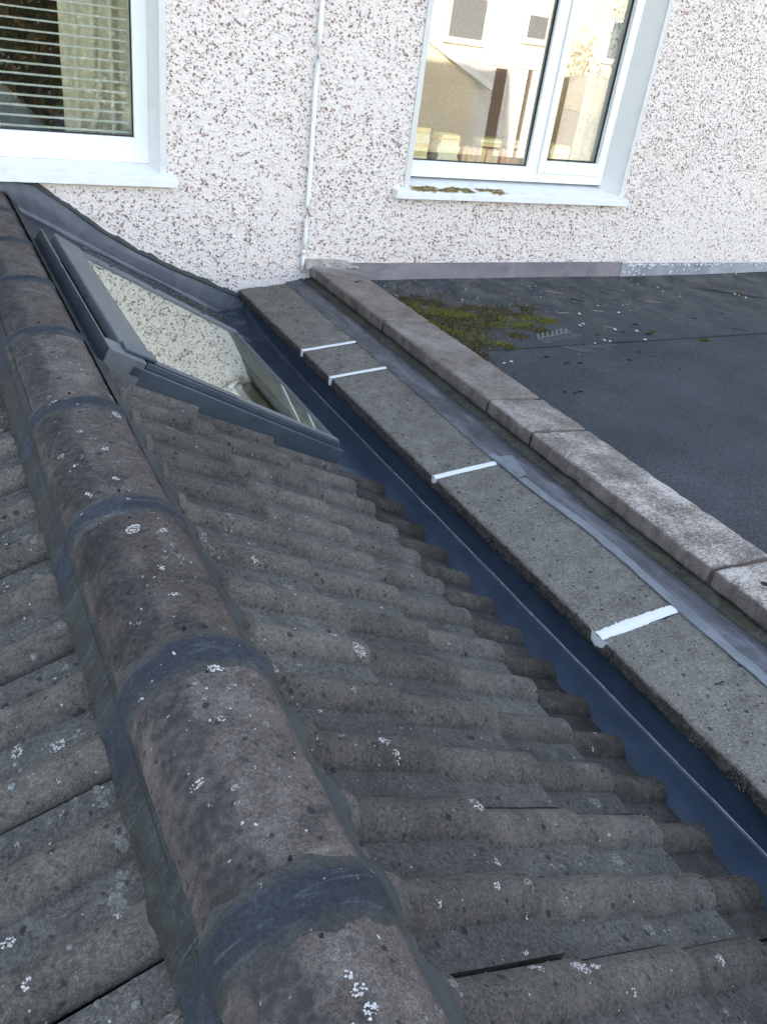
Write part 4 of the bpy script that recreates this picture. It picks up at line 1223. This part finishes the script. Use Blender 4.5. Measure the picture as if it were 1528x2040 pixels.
def lump(m, p, nn, a, flatk=.5, n=2, r=rl, seed=0, col=None):
    e1 = nn.cross(Vector((0, 1, .01))).normalized(); e2 = nn.cross(e1); rows = []
    K = 9
    for i in range(5):
        ph = (i/4)*1.45
        rows.append([p + (e1*math.cos(q*6.283/K)+e2*math.sin(q*6.283/K))*a*math.cos(ph)*(1+.35*noise.noise(Vector((q*1.3, i*.8, seed)))) + nn*a*flatk*math.sin(ph)*(1+.3*noise.noise(Vector((q, i, seed+5))))-nn*.001 for q in range(K)])
    o = len(m.v); m.grid(rows, close=True); m.f.append(tuple(o+4*K+j for j in range(K)))
    if col is not None: m.c += [col]*(5*K)
cm = empty('mortar_crumb', 'small loose grey mortar crumb', 'crumb'); bpy.data.objects.remove(cm)
for i, (x, y, a, lab) in enumerate([(-1.487, -3.308, .0052, 'small grey mortar crumb beside the round white lichen, upper one of a pair'),
        (-1.481, -3.325, .0044, 'small grey mortar crumb just below another, left of the round white lichen'),
        (-1.497, -3.374, .0065, 'egg shaped grey mortar crumb near the left edge, above the long dark tile joint'),
        (-1.463, -3.66, .0052, 'pale grey mortar crumb on a tile pan near the bottom left'),
        (-1.445, -3.73, .0055, 'rounded grey mortar crumb low in the bottom left corner'),
        (-1.405, -3.757, .0062, 'upright grey mortar crumb near the bedding mortar at the bottom'),
        (-1.445, -2.817, .0105, 'square grey mortar lump lying on the joint line at the far left edge'),
        (-1.430, -3.105, .0066, 'flat oval mortar crumb beside a long dark tile joint left of the ridge')]):
    p, nn = drop(x, y)
    if p is None: continue
    m = MB(); lump(m, p, nn if nn.z > 0 else -nn, a, .75, seed=i*3.3)
    m.build('mortar_crumb', M_crumb, None, smooth=True, label=lab, cat='crumb', group='loose mortar crumbs on the left tiles')
m = MB()
rdab = random.Random(64)
for i, (x, y, a) in enumerate([(rdab.uniform(-1.405, -1.368), rdab.uniform(-4.1, -1.9), rdab.uniform(.004, .012)) for _ in range(46)]+[(-1.395, -3.617, .019), (-1.384, -3.59, .012), (-1.381, -3.451, .013), (-1.376, -3.544, .014), (-1.39, -2.732, .014), (-1.395, -2.863, .014), (-1.372, -2.85, .009), (-1.374, -3.232, .009), (-1.383, -3.026, .009), (-1.43, -3.10, .006), (-1.398, -2.42, .014), (-1.39, -3.31, .010), (-1.384, -3.14, .010), (-1.38, -3.80, .012), (-1.392, -3.95, .014),
        (-1.05, -2.792, .008), (-1.062, -2.642, .010), (-1.054, -2.976, .010), (-1.068, -3.216, .010), (-1.066, -3.314, .010), (-1.060, -3.518, .010), (-1.063, -3.731, .010), (-1.062, -3.829, .012), (-1.065, -3.905, .011), (-1.053, -2.337, .010)]):
    for q in range(5 if a > .011 else 3):
        xx_, yy_ = x+rl.gauss(0, a*.45), y+rl.gauss(0, a*.7)
        p, nn = drop(xx_, yy_)
        if p is None: continue
        lump(m, p, nn if nn.z > 0 else -nn, a*rl.uniform(.35, .75), .22, seed=i*2.1+q)
m.build('mortar_dab', M_oldmortar, roof, smooth=True, kind='stuff')
m2g = MB()
for _ in range(1500):
    y = rl.uniform(-4.2, -2.0); x = rl.uniform(-1.60, -1.37) if rl.random() < .5 else rl.uniform(-1.06, -.12)
    p, nn = drop(x, y)
    if p is None or nz(x, y, 5, 9) < .0: continue
    a = rl.uniform(.0006, .0022); c = rl.choice([(.03,.032,.034), (.10,.11,.11), (.16,.17,.17), (.05,.045,.04)])
    m2g.add([(p.x+a*dx, p.y+a*dy, p.z+a*dz) for dx, dy, dz in ((1,0,0),(0,1,0),(-1,0,0),(0,-1,0),(0,0,.9))], [(0,1,4),(1,2,4),(2,3,4),(3,0,4)], c)
m2g.build('grit', M_litter, roof, kind='stuff')
# moss and grit crumbs along tile tails near the gutter and in laps
m = MB()
for _ in range(2600):
    y = rl.uniform(-4.3, -2.0)
    if rl.random() < .7: x = rl.gauss(-.285, .012)
    else: x = rl.uniform(-.25, -.08)
    p, nn = drop(x, y)
    if p is None or nz(x, y, 0, 7) < -.05: continue
    a = rl.uniform(.001, .0035); c = rl.choice([(.02,.021,.02), (.035,.036,.025), (.05,.055,.025), (.08,.075,.06)])
    m.add([(p.x+a*dx, p.y+a*dy*1.3, p.z+a*dz) for dx, dy, dz in ((1,0,0),(0,1,0),(-1,0,0),(0,-1,0),(0,0,.9))], [(0,1,4),(1,2,4),(2,3,4),(3,0,4)], c)
m.build('moss_crumb', M_litter, roof, kind='stuff')

# ------------------------------------------------------------------ moss, litter and coil on the flat roof
def feltz(x, y):
    z = (.0115 if y > -1.075 else .0078)+.0035*nz(x, y, 0, 1.7)+y*.004
    if y > -.17: z += (y+.17)**1.3*.36*(1+.35*min(1, max(0, (x-2.7)/1.5)))
    return z
rm = random.Random(55)
def moss_field():
    m = MB()
    main = [(.78,-.22,.05,.05),(.90,-.30,.08,.06),(1.02,-.36,.09,.06),(.86,-.42,.07,.08),(.90,-.60,.10,.10),(1.02,-.55,.10,.10),(1.12,-.60,.09,.09),(.88,-.80,.09,.10),(1.0,-.78,.1,.1),(1.18,-.72,.09,.08),
            (.95,-.98,.07,.07),(1.08,-1.03,.05,.04),(1.28,-.62,.09,.07),(1.38,-.78,.08,.05),(1.48,-.62,.09,.06),(1.58,-.72,.06,.04),(1.56,-.50,.07,.05),(1.36,-.50,.07,.05),(1.25,-.90,.05,.04),(.86,-1.1,.05,.08),(.82,-.68,.05,.16),(1.45,-.86,.04,.03),(1.2,-.46,.08,.05)]
    for cx, cy_, sx, sy in main:
        n = int(90000*sx*sy)+200
        for _ in range(n):
            x, y = rm.gauss(cx, sx*.62), rm.gauss(cy_, sy*.62)
            if x < .692 or y > -.03: continue
            d = nz(x, y, 3, 9)+.5*nz(x, y, 3, 28)
            if d < -.42: continue
            green = nz(x, y, 8, 5)+.30*nz(x, y, 1, 30)
            bright = green > .13
            c = rm.choice([(.17,.18,.03),(.12,.14,.025),(.21,.20,.045),(.09,.10,.02),(.10,.085,.035)]) if bright else rm.choice([(.06,.06,.025),(.10,.085,.04),(.045,.05,.022),(.14,.11,.055)])
            if rm.random() < .04: c = (.22, .10, .05)
            h = rm.uniform(.003, .010)*(1.25 if bright else 1.0); z = feltz(x, y)-.001; w = rm.uniform(.0015, .004)*(1 if bright else 1.5)
            an = rm.uniform(0, 6.283); lx, ly = rm.gauss(0, .5)*h, rm.gauss(0, .5)*h
            ca, sa = math.cos(an)*w, math.sin(an)*w
            m.add([(x-ca, y-sa, z), (x+ca, y+sa, z), (x+lx+ca*.3, y+ly+sa*.3, z+h), (x+lx-sa, y+ly+ca, z+h*.55)], [(0,1,2),(0,2,3)], c)
    for _ in range(5200):
        x, y = .72+abs(rm.gauss(0, .55)), -.10-abs(rm.gauss(0, .62))
        if x < .70 or x > 2.3 or y < -1.9 or nz(x, y, 6, 6)+.6*nz(x, y, 6, 22) < .12: continue
        c = rm.choice([(.05,.05,.025),(.09,.08,.04),(.035,.035,.02),(.13,.13,.03)]); h = rm.uniform(.002, .007); w = rm.uniform(.002, .006)
        z = feltz(x, y)-.001; an = rm.uniform(0, 6.283); ca, sa = math.cos(an)*w, math.sin(an)*w
        m.add([(x-ca, y-sa, z), (x+ca, y+sa, z), (x+ca*.3, y+sa*.3, z+h), (x-sa, y+ca, z+h*.55)], [(0,1,2),(0,2,3)], c)
    m.build('moss', M_moss, None, kind='stuff', label='yellow green moss growing on the felt behind the upper coping', cat='moss')
moss_field()
def tuft(x, y, s, green, lab):
    m = MB(); z0 = feltz(x, y)-.001
    for _ in range(int(60+s*5000)):
        px, py = rm.gauss(x, s*.45), rm.gauss(y, s*.30); h = rm.uniform(.25, .7)*s*.55
        c = rm.choice([(.11,.13,.03),(.08,.09,.025),(.05,.055,.02)] if green else [(.022,.024,.02),(.035,.035,.025),(.015,.017,.016)])
        an = rm.uniform(0, 6.283); w = rm.uniform(.1, .25)*s; ca, sa = math.cos(an)*w, math.sin(an)*w
        m.add([(px-ca, py-sa, z0), (px+ca, py+sa, z0), (px+ca*.2, py+sa*.2, z0+h), (px-sa*.6, py+ca*.6, z0+h*.5)], [(0,1,2),(0,2,3)], c)
    m.build('moss_tuft', M_moss, None, label=lab, cat='moss tuft', group='moss tufts lying on the felt')
for a in [(2.175,-.959,.022,True,'larger green moss tuft, right one of the touching pair in the middle of the felt'),(2.115,-.985,.018,False,'dark moss tuft touching the larger green tuft on its left'),
          (2.43,-1.12,.030,True,'long green brown moss tuft lying across the felt seam'),(1.759,-.958,.017,True,'small green moss tuft just right of the wire coil'),
          (1.09,-1.06,.030,True,'bright green moss tuft at the lower tip of the moss patch'),(1.287,-1.287,.018,True,'green moss tuft just below the seam left of the coil shadow'),
          (2.495,-.91,.008,False,'tiny dark tuft right of the green pair'),(2.692,-.778,.011,False,'tiny dark tuft upper right of the green pair'),
          (2.465,-.764,.013,True,'small dark green tuft above and right of the green pair'),(2.152,-.829,.016,False,'elongated dark tuft above the green pair'),
          (1.965,-.934,.012,False,'dark tuft beside the short pale twig'),(1.69,-1.307,.015,False,'dark tuft below the seam, under the white flecks'),
          (1.835,-1.213,.012,False,'dark tuft below the seam, right of the white flecks'),(1.898,-1.464,.010,False,'lone dark tuft in the open felt below the seam'),
          (1.03,-1.60,.012,False,'left dark tuft of the row near the coping'),(1.07,-1.623,.012,False,'middle dark tuft of the row near the coping'),(1.112,-1.612,.014,False,'right dark tuft of the row near the coping'),
          (1.22,-1.20,.016,False,'dark tuft above the seam under the coil'),(1.36,-1.30,.014,False,'dark tuft under the coil, right of the green one'),(2.35,-1.70,.02,False,'faint dark tuft far out on the open felt'),
          (3.0,-.72,.012,False,'dark tuft near the right end of the felt seam'),(3.55,-.36,.03,True,'brown green tuft by the right edge of the picture')]:
    tuft(*a)
# litter: tiny white stones, flakes, and fine twigs
m = MB(); rt = random.Random(91)
def stone(x, y, a, c, el=1.0):
    z = feltz(x, y); an = rt.uniform(0, 3.14); vs = []
    for q in range(6):
        t = q*6.283/6; dx, dy = math.cos(t)*a*el, math.sin(t)*a; vs.append((x+dx*math.cos(an)-dy*math.sin(an), y+dx*math.sin(an)+dy*math.cos(an), z+a*.15))
    vs.append((x, y, z+a*.8)); m.add(vs, [(q, (q+1) % 6, 6) for q in range(6)], c)
for x, y in [(2.813,-.125),(2.951,-.178),(2.021,-1.062),(1.649,-1.068),(1.769,-1.053),(2.201,-.629),(1.946,-.891),(.937,-1.234),(.988,-1.222),(3.519,-.357),(3.538,-.381),(3.543,-.436),(2.917,-.264),(2.972,-.375),(2.139,-.502),(1.745,-1.034),(2.076,-.93),(1.80,-.78),(1.76,-.80),(1.9,-.62)]:
    stone(x, y, rt.uniform(.005, .009), (.62, .62, .60), rt.uniform(1, 1.8))
for _ in range(230):
    x = .75+abs(rt.gauss(0, 1.3)); y = -.03-abs(rt.gauss(0, .45))
    stone(x, y, rt.uniform(.0015, .0045), rt.choice([(.5,.5,.48),(.38,.37,.34),(.25,.24,.22),(.6,.58,.52),(.18,.14,.1)]), rt.uniform(1, 2))
for _ in range(60): stone(rt.uniform(.72, 1.3), -.03-abs(rt.gauss(0, .16)), rt.uniform(.002, .005), rt.choice([(.12,.08,.06),(.3,.28,.24),(.2,.17,.14)]), 1.5)
m.build('felt_litter', M_litter, None, kind='stuff', label='tiny white stones and flakes scattered over the felt roof', cat='litter')
def twig(x, y, L, an, r_, mat, lab, cat='twig'):
    m = MB(); pts = []
    for i in range(6):
        t = i/5-.5; pts.append((x+math.cos(an)*L*t+rt.gauss(0, L*.03), y+math.sin(an)*L*t+rt.gauss(0, L*.03), feltz(x, y)+r_+.004*abs(t)))
    m.tube(pts, r_, 6, lambda t: 1-.5*t); m.build('twig', mat, None, smooth=True, label=lab, cat=cat, group='twigs lying on the felt')
twig(2.059, -.597, .07, -.5, .0028, M_twig, 'short pale twig in the middle of the felt near the wall')
twig(2.64, -.46, .09, -.5, .0025, M_twig, 'pale twig lying near the paler flashing')
twig(1.999, -.237, .11, -.7, .0028, M_twig, 'pale twig close to the wall flashing above the moss')
twig(1.80, -.60, .08, -.1, .002, M_twig, 'thin pale twig lower left of the short one')
twig(1.93, -.86, .07, -.9, .002, M_twig, 'thin pale twig right of the wire coil')
twig(2.06, -.40, .08, -.9, .0032, M_blackline, 'short black twig between two pale ones')
twig(.80, -.19, .07, .2, .004, M_twig, 'curled dry leaf stalk at the wall end of the moss')
twig(2.86, -1.0, .10, -.6, .002, M_blackline, 'thin dark twig on the open felt at the right')
for k, (x, y, lab) in enumerate([(1.50, -.10, 'rusty brown leaf scraps against the lead flashing'), (.58, -.30, 'rust coloured leaf scraps on the first coping slab'), (.735, -.10, 'reddish dry sprig where coping meets the wall')]):
    m = MB(); zz = feltz(x, y) if k != 1 else .121
    for _ in range(60):
        px, py = rt.gauss(x, .05 if k == 0 else .014), rt.gauss(y, .018 if k != 1 else .01); h = rt.uniform(.002, .007) if k != 2 else rt.uniform(.004, .03); an = rt.uniform(0, 6.28); w = rt.uniform(.002, .006)
        m.add([(px-w*math.cos(an), py-w*math.sin(an), zz), (px+w*math.cos(an), py+w*math.sin(an), zz), (px+rt.gauss(0, .004), py+rt.gauss(0, .004), zz+h)], [(0, 1, 2)], rt.choice([(.16,.08,.05),(.22,.14,.09),(.1,.05,.035)]))
    m.build('leaf_scraps', M_litter, None, label=lab, cat='leaf litter', kind='stuff')
# coil with fine wires
ca = empty('wire_coil', 'clear plastic spiral coil with fine wires lying beside the moss', 'coil')
m = MB(); pts = []
A, B = Vector((1.325, -.965, .022)), Vector((1.60, -.895, .022)); ax = (B-A); axn = ax.normalized(); sd = axn.cross(Vector((0, 0, 1)))
for i in range(7*16+1):
    t = i/(7*16); ph = t*7*6.283; rr = .0135
    pts.append(A+ax*t+(Vector((0, 0, 1))*math.sin(ph)+sd*math.cos(ph))*rr)
m.tube(pts, .0017, 5); m.build('spiral', M_wire, ca, smooth=True)
for i in range(9):
    t = i/8; p = A+ax*t; q = p+Vector((.14+.03*rt.random(), -.20-.05*rt.random(), -.014)); m = MB(); m.tube([p-Vector((0, 0, .012)), (p+q)/2-Vector((0, 0, .010)), q], .0006, 4); m.build('fine_wire', M_wire, ca)

# small bits on the lower coping and in the valley
for k, (x, y, a, mat, lab) in enumerate([(.165, -3.36, .004, M_blackline, 'small black twig on the nearest grey coping slab')]):
    m = MB(); m.tube([(x-.016, y+.004, x*.1036+.005), (x-.004, y-.002, x*.1036+.008), (x+.006, y+.003, x*.1036+.006), (x+.015, y+.001, x*.1036+.007)], .0022, 6); m.build('twig', mat, None, label=lab, cat='twig')
m = MB()
def flecks(m, n, x0, x1, y0, y1, zf, r):
    for _ in range(n):
        x, y = r.uniform(x0, x1), r.uniform(y0, y1); s = r.choice([.002, .002, .003, .005, .008])
        for _ in range(1+int(s*900)):
            px, py = x+r.gauss(0, s*.6), y+r.gauss(0, s*.6); a = r.uniform(.0007, .0018)
            m.add([(px+a*math.cos(q)*r.uniform(.5, 1.2), py+a*math.sin(q)*r.uniform(.5, 1.2), zf(px)) for q in (0, 1.3, 2.6, 3.9, 5.2)], [(0, 1, 2, 3, 4)])
flecks(m, 150, .015, .25, -4.3, -.05, lambda x: x*.1036+.0022, rt)
m.build('lichen_fleck', M_lichen_dull, low, kind='stuff')

# ------------------------------------------------------------------ the place behind the camera (seen mirrored in the panes)
def render_mat(name, c): 
    b = NB(name); return b.done(b.mix(1.0, c, b.ramp(b.noise(3, 6, .6), [(.3, .88), (.7, 1.08)]), 'MULTIPLY'), .9, None, .2)
M_nwall_d = render_mat('brown_pipe_paint', (.16, .13, .12))
M_nwall = render_mat('cream_render', (.70, .64, .50)); M_nshade = render_mat('grey_render', (.66, .66, .66))
nh = empty('neighbour_house', 'cream rendered house behind the camera mirrored in the window glass', 'house')
m = MB()
m.box(4, 24, -28, -19.8, -2.9, 3.2); m.build('wall', M_nwall, nh)
m = MB(); m.add([(3.6,-19.3,3.15),(24.4,-19.3,3.15),(24.4,-24,6.2),(3.6,-24,6.2),(24.4,-28.6,3.15),(3.6,-28.6,3.15)], [(0,3,2,1),(3,5,4,2)]); m.build('roof', M_tile, nh)
for x0, x1, z0, z1 in [(13.1, 14.4, .95, 2.1), (15.9, 16.72, 1.2, 1.92), (19.2, 20.6, .95, 2.1), (10.0, 11.3, .95, 2.1), (6.5, 7.9, .95, 2.1)]:
    w = boxo('window', M_nshade, x0, x1, -19.795, -19.75, z0, z1, nh)
    boxo('pane', flat('grey_curtained_glass', (.16, .17, .19), .25, .5), x0+.06, x1-.06, -19.752, -19.735, z0+.06, z1-.06, w)
    boxo('sill', M_upvc, x0-.1, x1+.1, -19.80, -19.62, z0-.1, z0-.002, w)
ext = empty('lean_to', 'grey shaded garden extension behind the camera mirrored in the window glass', 'building')
boxo('wall', M_nshade, 13.3, 17.2, -19.79, -19.3, -2.9, .42, ext)
boxo('fascia', M_upvc, 13.1, 17.4, -19.75, -19.2, .43, .58, ext)
boxo('door', flat('dark_brown_door', (.14, .10, .085), .5), 14.75, 15.15, -19.298, -19.27, -2.8, .36, ext)
boxo('downpipe', M_nwall_d, 15.95, 16.05, -19.29, -19.2, -2.8, .42, ext)
gar = empty('garage', 'small gabled garage with white barge boards behind the camera', 'building')
m = MB(); m.add([(8.5,-19,-2.9),(13.9,-19,-2.9),(13.9,-19,-.05),(11.2,-19,1.15),(8.5,-19,-.05),(8.5,-19.75,-2.9),(13.9,-19.75,-2.9),(13.9,-19.75,-.05),(11.2,-19.75,1.15),(8.5,-19.75,-.05)],
    [(0,1,2,3,4),(5,9,8,7,6),(0,5,6,1),(1,6,7,2),(4,3,8,9),(3,2,7,8),(0,4,9,5)]); m.build('wall', M_nwall, gar)
m = MB(); m.hexa([(11.2,-18.99,1.17),(14.4,-18.99,-.25),(14.4,-18.8,-.25),(11.2,-18.8,1.17),(11.2,-18.99,1.37),(14.4,-18.99,-.05),(14.4,-18.8,-.05),(11.2,-18.8,1.37)]); m.build('barge_board', M_upvc, gar)
nb2 = empty('white_outbuilding', 'white rendered outbuilding behind the camera beside the tree', 'building')
boxo('wall', render_mat('white_render', (.75, .74, .7)), 17.6, 21.0, -19.3, -16.5, -.55, .45, nb2)
boxo('lower_wall', M_nshade, 17.6, 21.0, -19.3, -16.45, -2.9, -.56, nb2)
def tree(x, y, h, rad, n, pal, lab, seed):
    r = random.Random(seed); t = empty('tree', lab, 'tree')
    m = MB(); m.tube([(x, y, -2.9), (x+.1, y, -2.9+h*.35), (x-.05, y+.1, -2.9+h*.6), (x, y, -2.9+h*.85)], .16, 8, lambda q: 1-.75*q)
    for k in range(7):
        a = r.uniform(0, 6.28); z = -2.9+h*r.uniform(.35, .7); m.tube([(x, y, z), (x+math.cos(a)*rad*.4, y+math.sin(a)*rad*.4, z+h*.12), (x+math.cos(a)*rad*.8, y+math.sin(a)*rad*.8, z+h*.2)], .05, 6, lambda q: 1-.7*q)
    m.build('trunk', flat('bark', (.08, .06, .045), .9), t)
    m = MB(); cl = [(r.gauss(0, .45)*rad, r.gauss(0, .45)*rad, r.uniform(.35, 1.0)*h-2.9) for _ in range(26)]
    for _ in range(n):
        cx, cy_, cz_ = r.choice(cl); s = rad*.26
        p = Vector((x+cx+r.gauss(0, s), y+cy_+r.gauss(0, s), cz_+r.gauss(0, s))); a = r.uniform(.04, .09)
        e1 = Vector((r.gauss(0, 1), r.gauss(0, 1), r.gauss(0, 1))).normalized(); e2 = e1.orthogonal().normalized()
        c = r.choice(pal); m.add([p-e1*a, p+e2*a*.5, p+e1*a, p-e2*a*.5], [(0, 1, 2, 3)], c)
    m.build('crown', M_leaf, t)
au = [(.22,.13,.03),(.28,.19,.05),(.14,.11,.03),(.08,.08,.025),(.30,.15,.05)]
gr = [(.05,.06,.02),(.07,.08,.025),(.04,.05,.02),(.10,.09,.04)]
tree(19.6, -14.8, 6.2, 1.6, 9000, au+gr, 'bare branched autumn tree behind the camera beside the white outbuilding', 2)
tree(.6, -13.0, 5.2, 2.3, 15000, au+gr+gr, 'dark golden leaved tree behind the camera mirrored in the left window', 4)
tree(3.4, -17.0, 7.5, 2.6, 12000, au, 'tall golden tree behind the camera left of the neighbour house', 6)
tree(-3.0, -15.0, 6.5, 2.6, 10000, gr, 'dark green tree behind the camera far left', 8)
print('tris', sum(len(o.data.polygons) for o in scene.objects if o.type == 'MESH'))
